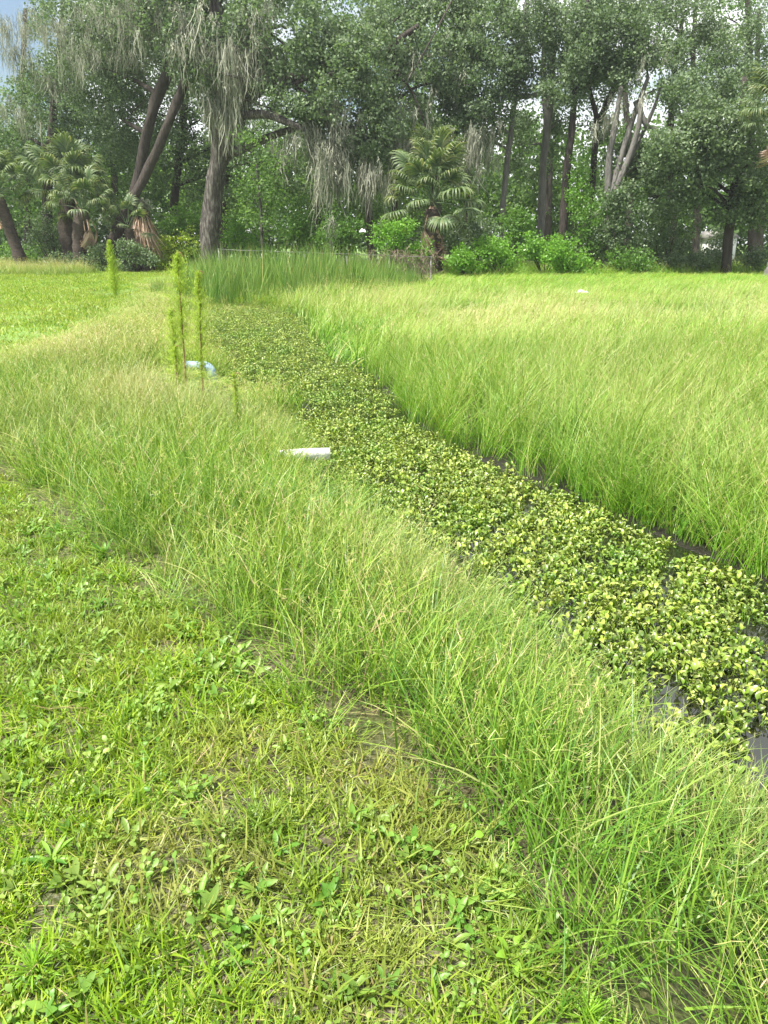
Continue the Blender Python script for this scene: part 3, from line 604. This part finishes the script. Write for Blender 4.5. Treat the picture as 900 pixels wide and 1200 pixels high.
# back row: fills the wood between the trunks
for (px, Yd, lab, n_) in [(q0_, q1_, q2_, q3_//2 if q0_ > 560 else q3_) for q0_, q1_, q2_, q3_ in [(30, 62, 'far tree seen over the left palms', 6000), (130, 64, 'far tree behind the two leaning trunks', 8000), (260, 62, 'far tree whose leaves close the gap behind the thick oak', 8000), (370, 60, 'far tree behind the hanging moss curtain', 8000),
                          (460, 63, 'far tree behind the middle palm', 8000), (545, 60, 'far tree behind the pale slim trunk', 8000), (640, 66, 'far tree with sunlit leaves behind the grey trunk', 6000), (735, 64, 'far tree behind the fan of pale stems', 6000), (815, 60, 'far tree behind the low right oak', 7000), (890, 62, 'far tree at the right edge behind the straight dark trunk', 7000)]]:
    ty = rng.integers(-15, 15)
    tree('far_tree', lab, [(px, 300, Yd, 6), (px+4, 200, Yd, 5), (px-3, 100, Yd, 4), (px, 10, Yd, 2.5)],
         [(px-20, 200+ty, 42, 40, Yd), (px+20, 150+ty, 42, 40, Yd), (px, 240, 48, 25, Yd)]+([(px-15, 95+ty, 45, 35, Yd), (px+15, 45+ty, 45, 35, Yd), (px+10, 0, 48, 20, Yd)] if px > 40 else [(px+25, 105, 30, 22, Yd)]), n_, .19, bark=M_barkd, lmat=M_wood, limbs=False, hole=.56 if px > 560 else .42, tws=.35)

# ------------------------------------------------------------------ shrubs and vine mounds
def shrub(name, label, px, py, rx, ry, Y, n, mat, leaf=.12, cat='shrub', lumps=6, group=None):
    c = at(px, py, Y); base = Vector((c.x, Y, float(ground(c.x, Y))-.02))
    root = empty(name, base, label, cat, group)
    RX, RZ = rx*mpp(Y), ry*mpp(Y); zc = max(c.z-base.z, .2)
    cc = [(rng.uniform(-.65, .65)*RX, rng.uniform(-.4, .4)*RX*.6, zc+rng.uniform(-.7, .45)*RZ) for _ in range(lumps)]+[(0, 0, zc-.3*RZ)]
    V, F, C = leaves(cc, [(RX*rng.uniform(.35, .55), RX*.4, RZ*rng.uniform(.4, .65)) for _ in cc], n, leaf, tw=18, tws=.14)
    V[:, 2] = np.maximum(V[:, 2], .02)
    mb = MB(); mb.add(V, F, C); obj('foliage', mb.build('foliage', mat), root)
    mb = MB()
    for c_ in cc:
        p_, r_ = spline([(c_[0]*.1, 0, 0, .035), (c_[0]*.6, c_[1]*.5, c_[2]*.5, .025), (*c_, .01)], 4)
        V, F = tube(p_, r_, 5); mb.add(V, F)
    obj('stem', mb.build('stem', M_barkd, True), root)
    return root
for a_ in [
    ('shrub', 'low bright leafy bush spilling onto the lawn at the right end of the vine mounds', 672, 302, 32, 20, 38.5, 3200, M_vine, .13),
    ('shrub', 'highest pale leaved bush of the vine mounds beneath the grey trunk', 640, 285, 30, 22, 40, 3000, M_vine, .14),
    ('shrub', 'vine mound right of the middle palm', 590, 296, 34, 22, 38.5, 3200, M_vine, .12),
    ('shrub', 'vine mound at the right foot of the middle palm', 545, 303, 30, 18, 37, 2400, M_vine, .11),
    ('shrub', 'dark bush behind the highest bush of the vine mounds', 610, 255, 40, 28, 44, 3200, M_shrub, .13),
    ('shrub', 'low dark brush added as shade over the trunks of the left palm clump', 92, 298, 34, 14, 43.8, 2400, M_oak, .11),  # brush added to darken the palm trunks, which stand in shade
    ('shrub', 'dark leafy tangle between the two palms of the left clump', 60, 268, 30, 26, 47.5, 2800, M_oak, .12),
    ('shrub', 'dark leafy tangle behind the short palm of the left clump', 128, 262, 26, 32, 47.5, 2800, M_oak, .12),
    ('shrub', 'dark bush in front of the white building right of the low oak trunk', 836, 286, 20, 26, 46, 3000, M_oak, .12),
    ('shrub', 'dark bush in front of the white building left of the low oak trunk', 796, 288, 12, 22, 46, 1600, M_oak, .12),
    ('shrub', 'low dark hedge section at the foot of the low oak trunk', 835, 306, 30, 12, 43, 2200, M_oak, .12),
    ('shrub', 'leafy bush hiding the left foot of the middle palm', 490, 300, 22, 20, 37.2, 1900, M_vine, .11),
    ('shrub', 'dark bush between the middle palm and the vine mounds', 560, 262, 32, 26, 43, 3000, M_oak, .12),
    ('shrub', 'dark thicket behind the middle palm trunk', 500, 272, 40, 24, 43, 3000, M_oak, .12),
    ('shrub', 'bright bush behind the wire fence left of the middle palm', 465, 275, 26, 18, 37, 2400, M_vine, .11),
    ('shrub', 'green bush behind the wire fence below the moss curtain', 400, 268, 36, 22, 42, 3000, M_shrub, .12),
    ('shrub', 'round dark bush under the young tree', 345, 260, 34, 28, 44, 3200, M_shrub, .13),
    ('shrub', 'yellow green bush just right of the thick oak trunk', 285, 270, 26, 28, 47, 2600, M_vine, .12),
    ('shrub', 'rounded light green bush left of the thick oak trunk', 205, 258, 32, 22, 48, 2800, M_shrub, .13),
    ('shrub', 'sunlit yellow green bush between the stump and the thick oak', 200, 288, 38, 22, 46.5, 3200, M_yellow, .14),
    ('shrub', 'dark bush at the foot of the stump', 160, 292, 24, 18, 43.6, 2600, M_oak, .11),
    ('shrub', 'low dark bush under the left palm clump', 70, 296, 34, 16, 48, 2600, M_oak, .12),
    ('shrub', 'low green bush at the far left behind the rough mound', 20, 296, 30, 14, 50, 2200, M_shrub, .12),
    ('shrub', 'tall dark bush left of the fan of pale stems', 690, 265, 34, 40, 43, 3600, M_shrub, .13),
    ('shrub', 'dark bush at the foot of the fan of pale stems', 735, 270, 36, 36, 42.5, 3600, M_oak, .13),
    ('shrub', 'dark bush between the fan of pale stems and the right oak', 785, 262, 32, 30, 43, 3000, M_oak, .13),
    ('shrub', 'low vine clad hedge section left of the right oak trunk', 790, 305, 36, 14, 42.5, 2600, M_oak, .12),
    ('shrub', 'low vine clad hedge section right of the right oak trunk', 880, 303, 34, 15, 43, 2600, M_oak, .12),
    ('shrub', 'low hedge section below the tall dark bush', 735, 305, 34, 15, 41, 2400, M_shrub, .12),
    ('shrub', 'bright green creeper climbing the thin forked trunk', 682, 215, 14, 45, 45.5, 1900, M_vine, .12),
]: shrub(*a_)
# pale building far behind the wood
M_render_w = noisemat('white_wall', 4, [(.3, (.74, .74, .72)), (.7, (.82, .82, .80))], rough=.8)
M_roof = noisemat('grey_roof', 6, [(.3, (.20, .19, .18)), (.7, (.30, .29, .28))], rough=.9)
M_glass = noisemat('window_glass', 3, [(.3, (.03, .04, .05)), (.7, (.06, .07, .08))], rough=.1, spec=.8)
def box(mb, x0, x1, y0, y1, z0, z1):
    V = [(x, y, z) for z in (z0, z1) for x, y in ((x0, y0), (x1, y0), (x1, y1), (x0, y1))]
    mb.add(V, [(3, 2, 1, 0), (4, 5, 6, 7), (0, 1, 5, 4), (1, 2, 6, 5), (2, 3, 7, 6), (3, 0, 4, 7)])
root = empty('shed', (27.6, 66, 0), 'small white building glimpsed low between the trunks on the right', 'building')
mb = MB(); box(mb, -1.0, 1.0, 0, 3, -.1, 1.9); obj('wall', mb.build('wall', M_render_w), root)
mb = MB(); mb.add([(-1.2, -.2, 1.9), (1.2, -.2, 1.9), (1.2, 3.2, 1.9), (-1.2, 3.2, 1.9), (-1.2, 1.5, 2.4), (1.2, 1.5, 2.4)], [(0, 1, 5, 4), (2, 3, 4, 5), (0, 4, 3, 3), (1, 2, 5, 5), (0, 3, 2, 1)])
obj('roof', mb.build('roof', M_roof), root)
# far wood
n = 110000
c = np.stack([rng.uniform(-48, 48, n//20), rng.uniform(68, 80, n//20), rng.uniform(0, 1, n//20)**.8*13], 1)
c[:, 2] *= .55+.45*np.array([noise.noise(Vector((a_*.13, b_*.1, 3)))+.5 for a_, b_ in c[:, :2]])
c[::3, 2] = rng.uniform(0, 7, len(c[::3]))
k = c[:, 1] > 0
V, F, C = leaves(c[k], np.full((k.sum(), 3), .8), n, .46, tw=20, tws=.6); V[:, 2] = np.maximum(V[:, 2], .02)
mb = MB(); mb.add(V, F, C)
tag(obj('far_woods', mb.build('far_woods', M_wood)), 'deep green wood closing the view behind the trees', 'woods', kind='stuff')

# ------------------------------------------------------------------ palms
def fan(mat, n=26, r=1.0, dead=False):
    """a fan frond: petiole along +x then pleated leaflets that droop at their tips"""
    mb = MB(); pl = 1.05 if not dead else .5
    ps = [(0, 0, 0, .02), (pl*.5, 0, .10 if not dead else -.02, .016), (pl, 0, .08 if not dead else -.1, .012)]
    p_, r_ = spline(ps, 4); V, F = tube(p_, r_, 5); mb.add(V, F, np.full((len(V), 3), .4))
    hub = np.array(ps[-1][:3])
    for k_ in range(n):
        a_ = -1.9+3.8*k_/(n-1); L_ = r*(1-.22*abs(a_)/1.9)*rng.uniform(.85, 1.05); seg = 5
        pos = hub.copy(); rows = []; el_ = .35-.12*abs(a_) if not dead else -.6
        if dead: a_ *= .35
        for s_ in range(seg+1):
            t = s_/seg; wd = (.085*(1-t)**.7+.004)*(1 if s_ else .25)*(1.1 if not dead else .8)
            dirv = np.array([math.cos(a_)*math.cos(el_), math.sin(a_)*math.cos(el_), math.sin(el_)])
            sd_ = np.array([-math.sin(a_), math.cos(a_), .35*(-1)**k_]); rows += [pos-sd_*wd/2, pos+sd_*wd/2]
            pos = pos+dirv*L_/seg; el_ -= (.12+1.25*t*rng.uniform(.5, 1.4)) if not dead else .35
        F = [(2*s_, 2*s_+1, 2*s_+3, 2*s_+2) for s_ in range(seg)]
        mb.add(rows, F, np.stack([np.full(2*seg+2, rng.random()), np.repeat(np.linspace(0, 1, seg+1), 2), np.zeros(2*seg+2)], 1))
    return mb.build('frond', mat)
FANS = [fan(M_frond, r=.95, n=int(rng.integers(20, 28))) for _ in range(6)]; DEADS = [fan(M_dead, n=20, r=.95, dead=True) for _ in range(2)]
def palm(label, trunk, head, nf, nd, s=1.0, el0=-.5, el1=1.35, azs=None, name='palm_tree', tm=None):
    tr = [(*at(a_, b_, Y_), r_*mpp(Y_)) for a_, b_, Y_, r_ in trunk]
    base = Vector(tr[0][:3]); base.z = float(ground(base.x, base.y))-.02; tr[0] = (*base, tr[0][3])
    root = empty(name, base, label, 'palm tree')
    p_, r_ = spline([(q[0]-base.x, q[1]-base.y, q[2]-base.z, q[3]) for q in tr], 8)
    r_ = r_*(1+.10*np.sin(np.arange(len(r_))*2.4)); V, F = tube(p_, r_, 10, .3)
    mb = MB(); mb.add(V, F)
    obj('trunk', mb.build('trunk', tm or M_palm, True), root)
    hd = Vector(at(*head))-base
    for k_ in range(nf+nd):
        dead = k_ >= nf
        o = obj('dead_frond' if dead else 'frond', random.choice(DEADS if dead else FANS), root)
        az = k_*2.399+rng.uniform(-.2, .2) if azs is None or dead else azs[k_ % len(azs)]+rng.uniform(-.15, .15)
        e_ = el0+(el1-el0)*((k_+.5)/nf)**.8 if not dead else rng.uniform(-1.3, -.9)
        o.rotation_euler = (rng.uniform(-.3, .3), -e_, az); sc_ = s*rng.uniform(.75, 1.15)*(1.5 if dead else 1); o.scale = (sc_,)*3
        o.location = hd+Vector((math.cos(az)*.12, math.sin(az)*.12, e_*.22))
    return root
palm('broad fan palm in the middle of the wood with pale dead fronds beneath its crown', [(510, 318, 39, 8), (508, 285, 39, 8), (507, 262, 39, 9), (507, 245, 39, 8)], (507, 236, 39), 32, 12, 1.5, el0=-.8)
palm('small fan palm head above the middle palm', [(512, 316, 41.5, 5), (510, 250, 41.5, 5), (508, 195, 41.5, 6)], (508, 190, 41.5), 16, 0, .95)
palm('leaning palm with narrow brown trunk cut by the left edge', [(24, 298, 45, 6.5), (14, 275, 45, 6), (4, 248, 45, 6), (-2, 232, 45, 6)], (-2, 226, 45), 24, 2, 1.1)
palm('largest palm of the left clump with spiky upright fronds', [(82, 306, 46.5, 9), (80, 270, 46.5, 9), (78, 225, 46.5, 8)], (84, 225, 46.5), 26, 1, 1.55)
palm('front palm of the left clump with two hanging brown dead fronds', [(92, 308, 44.5, 7), (93, 280, 44.5, 7), (97, 245, 44.5, 7)], (97, 246, 44.5), 18, 9, 1.15)
palm('short palm leaning against the leaning trunk at the right of the left clump', [(152, 306, 44.6, 5), (153, 285, 44.6, 5), (152, 268, 44.6, 5)], (150, 266, 44.6), 12, 5, .85)
palm('tall palm at the right edge with flared grey trunk base leaning out of view', [(901, 329, 37, 9), (909, 300, 37, 7), (922, 240, 37, 6), (925, 190, 37, 6), (914, 150, 37, 8)], (914, 132, 37), 26, 6, 1.1, tm=M_barkp)
# dead palm stump with a brown skirt
c = at(170, 300, 45.6); base = Vector((c.x, c.y, float(ground(c.x, c.y))))
root = empty('palm_stump', base, 'broken stump wrapped in a shaggy brown skirt of dead fronds', 'palm stump')
p_, r_ = spline([(0, 0, -.05, .45), (0, 0, .9, .42), (.05, 0, 2.1, .40), (.1, 0, 3.1, .34), (.12, 0, 3.5, .2)], 4); V, F = tube(p_, r_, 10, .5)
mb = MB(); mb.add(V, F); obj('trunk', mb.build('trunk', M_palm, True), root)
n = 500; az = rng.uniform(0, 6.28, n); z = rng.uniform(1.6, 3.0, n)
V, F, C = ribbons(np.stack([np.cos(az)*.42, np.sin(az)*.42, z], 1), az, rng.uniform(2.4, 3.0, n), rng.uniform(0, .3, n), rng.uniform(.5, 1.5, n), rng.uniform(.03, .07, n), 4)
mb = MB(); mb.add(V, F, C); obj('skirt', mb.build('skirt', M_dead), root)
mb = MB(); V, F, C = leaves([(.1, 0, 3.5)], [(.5, .4, .35)], 500, .16, tw=10, tws=.1); mb.add(V, F, C)
tag(obj('lichen', mb.build('lichen', M_moss), root), kind='stuff')

# ------------------------------------------------------------------ wire fence
M_galv = noisemat('galvanised_wire', 12, [(.3, (.12, .12, .11)), (.7, (.24, .24, .22))], rough=.7, metal=.2)
fA, fB = at(256, 292, 34), at(505, 301, 34.5)
base = Vector((fA.x, fA.y, float(ground(fA.x, fA.y)))); ztop = fA.z-base.z
root = empty('wire_fence', base, 'low chain link fence with a thin top rail behind the cattails', 'fence')
span = fB-fA; npost = 6
for k_ in range(npost):
    q_ = span*(k_/(npost-1)); gz = float(ground(base.x+q_.x, base.y+q_.y))-base.z
    V, F = tube([(q_.x, q_.y, gz-.05), (q_.x, q_.y, ztop+q_.z+.03)], [.032, .032], 8); mb = MB(); mb.add(V, F)
    obj('post', mb.build('post', M_galv, True), root)
for k_ in range(npost-1):
    a_, b_ = span*(k_/(npost-1)), span*((k_+1)/(npost-1)); sag = .02
    V, F = tube([(a_.x, a_.y-.04, ztop+a_.z), ((a_.x+b_.x)/2, (a_.y+b_.y)/2-.04, ztop+(a_.z+b_.z)/2-sag), (b_.x, b_.y-.04, ztop+b_.z)], [.021]*3, 7)
    mb = MB(); mb.add(V, F); obj('top_rail', mb.build('top_rail', M_galv, True), root)
mb = MB(); H_ = ztop-.02; Ln = span.length; st = .09
for s_ in (1, -1):
    for u in np.arange(-H_, Ln+H_, st):
        p0 = [u, 0.]; p1 = [u+s_*H_, H_]
        ks = [0., 1.]
        def f_(k_): uu = p0[0]+(p1[0]-p0[0])*k_; return uu, H_*k_
        ua, ub = p0[0], p1[0]
        k0 = max(0, min(1, ((0 if s_ > 0 else Ln)-ua)/(ub-ua))); k1 = max(0, min(1, ((Ln if s_ > 0 else 0)-ua)/(ub-ua)))
        if k1-k0 < .02: continue
        (x0, z0), (x1, z1) = f_(k0), f_(k1)
        d0, d1 = span*(x0/Ln), span*(x1/Ln); q_ = .003
        a_ = np.array([d0.x, d0.y, z0+d0.z]); b_ = np.array([d1.x, d1.y, z1+d1.z])
        mb.add([a_-(q_, 0, 0), a_+(q_, 0, 0), b_+(q_, 0, 0), b_-(q_, 0, 0)], [(0, 1, 2, 3)])
tag(obj('chain_link', mb.build('chain_link', M_galv), root), kind='stuff')
# dead vines on the right half of the fence
root = empty('dry_vine', at(465, 325, 33.6), 'tangle of dry brown vines hanging over the right part of the wire fence', 'vine')
root.location.z = float(ground(root.location.x, root.location.y))
n = 900; x_ = rng.uniform(-1.5, 1.6, n)
V, F, C = ribbons(np.stack([x_, rng.uniform(-.15, .15, n), rng.uniform(.3, 1.45, n)], 1), rng.uniform(0, 6.28, n), rng.uniform(1.2, 3.0, n), rng.uniform(-1, 1, n), rng.uniform(.3, .9, n), rng.uniform(.012, .03, n), 4)
mb = MB(); mb.add(V, F, C); obj('stems', mb.build('stems', M_twig), root)
# thin dead sapling hung with moss in front of the fence
q0 = at(385, 335, 33.2); base = Vector((q0.x, q0.y, float(ground(q0.x, q0.y))))
root = empty('dead_sapling', base, 'thin pale dead sapling with a scrap of moss beside the top rail of the fence', 'dead sapling')
p_, r_ = spline([(*(at(386, 330, 33.2)-base), .022), (*(at(387, 290, 33.2)-base), .02), (*(at(386, 262, 33.2)-base), .014), (*(at(388, 225, 33.2)-base), .006)], 5)
p_[0][2] = -.05
V, F = tube(p_, r_, 6); mb = MB(); mb.add(V, F); obj('stem', mb.build('stem', M_barkp, True), root)
V, F, C = moss([tuple(at(387, 280, 33.2)-base), tuple(at(387, 258, 33.2)-base)], 60, (.3, .9), spread=.07, w=.04); mb = MB(); mb.add(V, F, C)
tag(obj('hanging_moss', mb.build('hanging_moss', M_moss), root), kind='stuff')

# ------------------------------------------------------------------ dog fennels
M_redstem = noisemat('fennel_stem', 8, [(.35, (.18, .10, .05)), (.7, (.30, .22, .09))])
def fennel(label, x_, y_, h, wd, lo, nb=300, lean=.0, mat_stem=M_redstem, dens=14, cone=False, name='dog_fennel', fine=.0045):
    """feathery weed: wd = half width of the plume, lo = where the foliage starts"""
    z0 = float(ground(x_, y_))
    root = empty(name, (x_, y_, z0-.01), label, 'weed')
    rows = [(0, 0, -.02, .011), (lean*.3*h, .02, h*.35, .010), (lean*.8*h, 0, h*.75, .007), (lean*1.1*h, -.02, h*.97, .004)]
    if not cone: rows += [(lean*1.1*h+.035, -.03, h, .003), (lean*1.1*h+.06, -.03, h*.975, .002)]
    p_, r_ = spline(rows, 8)
    V, F = tube(p_, r_, 7); mb = MB(); mb.add(V, F); obj('stem', mb.build('stem', mat_stem, True), root)
    u = rng.uniform(0, 1, nb); uu = lo+(1-lo)*u
    top_ = p_[:, 2].argmax()+1
    pt = np.stack([np.interp(uu*h*.985, p_[:top_, 2], p_[:top_, a_]) for a_ in range(3)], 1)
    az = rng.uniform(0, 6.28, nb)
    env = (np.clip(1-u, 0, 1)**.8*.95+.06) if cone else (.35+.75*np.sin(np.pi*np.clip(u*.9+.12, 0, 1))**.8)*(1-.55*u**3)
    L_ = wd*1.5*env*rng.uniform(.45, 1.2, nb)
    V, F, C = ribbons(pt, az, rng.uniform(.35, .8, nb), (rng.uniform(-.2, .4, nb) if cone else rng.uniform(.2, 1.8, nb)), L_, np.full(nb, fine), 5, prof=[1, .9, .8, .7, .6, .4])
    mb = MB(); mb.add(V, F, C)
    Pm = V.reshape(nb, 6, 2, 3).mean(2)
    rt = np.concatenate([Pm[:, k_ % 5+1]+rng.normal(0, .005, (nb, 3)) for k_ in range(dens)]); m_ = len(rt)
    V, F, C = ribbons(rt, rng.uniform(0, 6.28, m_), rng.uniform(.1, 1.4, m_), rng.uniform(-.3, .6, m_), rng.uniform(.018, .045, m_)*(1.8 if cone else 1), np.full(m_, fine*(2 if cone else 1)), 2); mb.add(V, F, C)
    obj('foliage', mb.build('foliage', M_fennel), root)
    return root
fennel('taller dog fennel of the near pair with a bare reddish stem and curled tip', -2.15, 8.3, 1.56, .17, .42, 340, .02)
fennel('shorter green stemmed dog fennel of the near pair in front of the blue grey pipe', -1.93, 8.1, 1.44, .12, .25, 360, .04)
fennel('small bushy dog fennel at the left foot of the near pair', -2.27, 8.45, .95, .15, .05, 300, 0)
fennel('low dog fennel sprig tucked under the bushy one', -2.20, 8.1, .62, .11, .05, 160, .05)
fennel('thin knee high weed spike left of the white pipe', -1.36, 7.0, .68, .03, .1, 110, 0)
M_gstem = noisemat('green_stem', 8, [(.3, (.14, .24, .04)), (.7, (.2, .3, .06))])
fennel('bright feathery dog fennel plume standing alone on the far left bank', -8.5, 25.2, 1.80, .36, .04, 800, 0, M_gstem, 8, cone=True, fine=.006)

# ------------------------------------------------------------------ pipes, scraps
M_pvc = noisemat('white_pvc', 14, [(.3, (.36, .34, .27)), (.42, (.66, .66, .62)), (.6, (.80, .80, .79))], rough=.5, bump=.05)
M_bluepvc = noisemat('blue_grey_pvc', 14, [(.3, (.16, .26, .38)), (.7, (.36, .47, .58))], rough=.4)
def pipe(name, label, path, rad, mat, wall=.007):
    base = Vector(path[0]); root = empty(name, base, label, 'pipe')
    pts = [Vector(p)-base for p in path]
    n = len(pts); sides = 20; V, F = [], []
    for rr in (rad, rad-wall):
        for i_, p in enumerate(pts):
            d = (pts[min(i_+1, n-1)]-pts[max(i_-1, 0)]).normalized(); u = d.cross(Vector((0.05, 1, .1))).normalized(); q_ = d.cross(u)
            for k_ in range(sides):
                an = 2*math.pi*k_/sides; V.append(tuple(p+(u*math.cos(an)+q_*math.sin(an))*rr))
    for s_ in (0, 1):
        o_ = s_*n*sides
        for i_ in range(n-1):
            for k_ in range(sides):
                a_, b_ = o_+i_*sides+k_, o_+i_*sides+(k_+1) % sides
                F.append((a_, b_, b_+sides, a_+sides) if not s_ else (a_, a_+sides, b_+sides, b_))
    for i_ in (0, n-1):
        for k_ in range(sides):
            a_, b_ = i_*sides+k_, i_*sides+(k_+1) % sides; F.append((a_, b_, b_+n*sides, a_+n*sides))
    mb = MB(); mb.add(V, F); obj('tube', mb.build('tube', mat, True), root)
    return root, pts
zp = -.25
pipe('drain_pipe', 'short white plastic drain pipe poking out of the bank towards the water', [(-1.20, 6.78, zp-.02), (-.98, 6.82, zp-.01), (-.76, 6.85, zp), (-.50, 6.88, zp)], .055, M_pvc)
c = at(228, 429, 11.3)
r0, pts = pipe('drain_pipe', 'blue grey drain pipe with an elbow turned down behind the near dog fennels',
     [(c.x-.12, 11.35, c.z), (c.x, 11.32, c.z), (c.x+.13, 11.3, c.z)]+[(c.x+.13+.11*math.sin(t), 11.3, c.z-.11*(1-math.cos(t))) for t in np.linspace(.2, math.pi/2, 7)]+[(c.x+.24, 11.3, c.z-.27)], .068, M_bluepvc)
V, F = tube([pts[2]-Vector((.03, 0, 0)), pts[2]+Vector((.04, 0, 0))], [.076, .076], 20); mb = MB(); mb.add(V, F); obj('collar', mb.build('collar', M_bluepvc, True), r0)
V, F = tube([pts[-1]+Vector((0, 0, .07)), pts[-1]-Vector((0, 0, .005))], [.076, .076], 20, cap=False); mb = MB(); mb.add(V, F); obj('collar', mb.build('collar', M_bluepvc, True), r0)
def scrap(name, label, c, sx, sy, sz, mat):
    """crumpled sheet or bag"""
    nn = 12; V = []; F = []
    for i_ in range(nn):
        for j_ in range(nn):
            u, v = i_/(nn-1)-.5, j_/(nn-1)-.5
            h = sz*max(0, (1-(abs(u)*2)**3)*(1-(abs(v)*2)**3))*(.6+.8*noise.noise(Vector((u*5+c[0], v*5, 0))))
            V.append((u*sx*(1+.2*noise.noise(Vector((v*4, 1, c[0])))), v*sy, h))
    for i_ in range(nn-1):
        for j_ in range(nn-1): F.append((i_*nn+j_, (i_+1)*nn+j_, (i_+1)*nn+j_+1, i_*nn+j_+1))
    me = mesh(name, V, F, mat); o = obj(name, me, loc=c)
    so_ = o.modifiers.new('thick', 'SOLIDIFY'); so_.thickness = .01
    return tag(o, label, 'litter')
c = at(682, 341, 27); scrap('white_scrap', 'flat white scrap lying out in the marsh grass', (c.x, c.y, c.z-.05), .46, .4, .10, M_pvc)
c = at(425, 272, 37.5); scrap('white_scrap', 'small white scrap caught in the bushes behind the fence', (c.x, c.y, c.z), .30, .25, .18, M_pvc)

# ------------------------------------------------------------------ single broadleaf weeds one can point at
M_bright = leafmat('bright_leaf', [(0, (.18, .36, .03)), (1, (.26, .44, .05))], tintamt=0, rough=.4)
def single(name, label, px, py, n_, L_, W_, elev, stalk, mat, cat='weed'):
    y_ = at(px, py, 3).y; d = Vector(at(px, py, 3))-Vector((0, 0, EYE)); p = Vector((0, 0, EYE))+d*(-(EYE-.0)/d.z)
    root = empty(name, (p.x, p.y, float(ground(p.x, p.y))+.005), label, cat)
    for k_ in range(n_):
        o = obj('leaf', rosette(1, L_, W_, elev, stalk, spread=.004, sw=.005).build('leaf', mat, True), root); o.rotation_euler.z = k_*2.4+rng.uniform(-.3, .3)
single('broadleaf_weed', 'wide leaved weed lying flat where the lawn meets the tall grass', 212, 742, 9, .075, .022, (.1, .6), (.005, .02), M_weed)
single('broadleaf_weed', 'upright green weed at the left end of the tall grass edge', 122, 655, 11, .085, .017, (.6, 1.2), (.01, .03), M_weed)
single('broadleaf_weed', 'pair of round bright leaves on stalks low in the tall grass', 532, 1000, 3, .028, .026, (.1, .5), (.05, .08), M_bright)
single('broadleaf_weed', 'light green oval leaved weed near the bottom edge of the tall grass', 603, 1130, 5, .034, .022, (.3, 1.0), (.02, .04), M_bright)
single('broadleaf_weed', 'coarse spreading weed near the left edge of the lawn', 60, 1010, 14, .065, .014, (.2, .8), (.005, .02), M_weed)
single('grass_tuft', 'bright yellow green tuft of coarse grass at the bottom left of the lawn', 40, 1140, 60, .075, .0045, (.3, 1.4), (.0, .01), M_bright, 'grass tuft')
single('grass_tuft', 'bright coarse grass tuft right of the small round weeds at the bottom', 690, 1185, 50, .07, .0045, (.3, 1.4), (.0, .01), M_bright, 'grass tuft')
# thin volume added to imitate lens flare veiling the trees
mh = bpy.data.materials.new('flare_veil'); mh.use_nodes = True; Nh = mh.node_tree.nodes; Nh.clear()
vo = Nh.new('ShaderNodeVolumePrincipled'); vo.inputs['Density'].default_value = FLARE_VEIL; vo.inputs['Color'].default_value = (.92, .96, 1, 1); vo.inputs['Anisotropy'].default_value = .3
ho = Nh.new('ShaderNodeOutputMaterial'); mh.node_tree.links.new(vo.outputs[0], ho.inputs['Volume'])
if FLARE_VEIL > 0:
    mb = MB(); box(mb, -430, 430, -20, 430, -1.5, 19); tag(obj('flare_veil', mb.build('flare_veil', mh)), 'thin pale volume added to imitate a lens flare veil', 'flare_veil', kind='stuff')

GROUPS = {'tree': 'trees of the wood behind the field', 'shrub': 'bushes along the foot of the wood', 'palm tree': 'palms at the edge of the wood', 'pipe': 'drain pipes in the near bank', 'litter': 'white scraps'}
for o in list(COL.objects):
    if o.parent is None and o.get('category') in GROUPS and 'group' not in o: o['group'] = GROUPS[o['category']]
    if o.name.startswith('dog_fennel') and o.parent is None: o['group'] = 'dog fennels on the near bank'
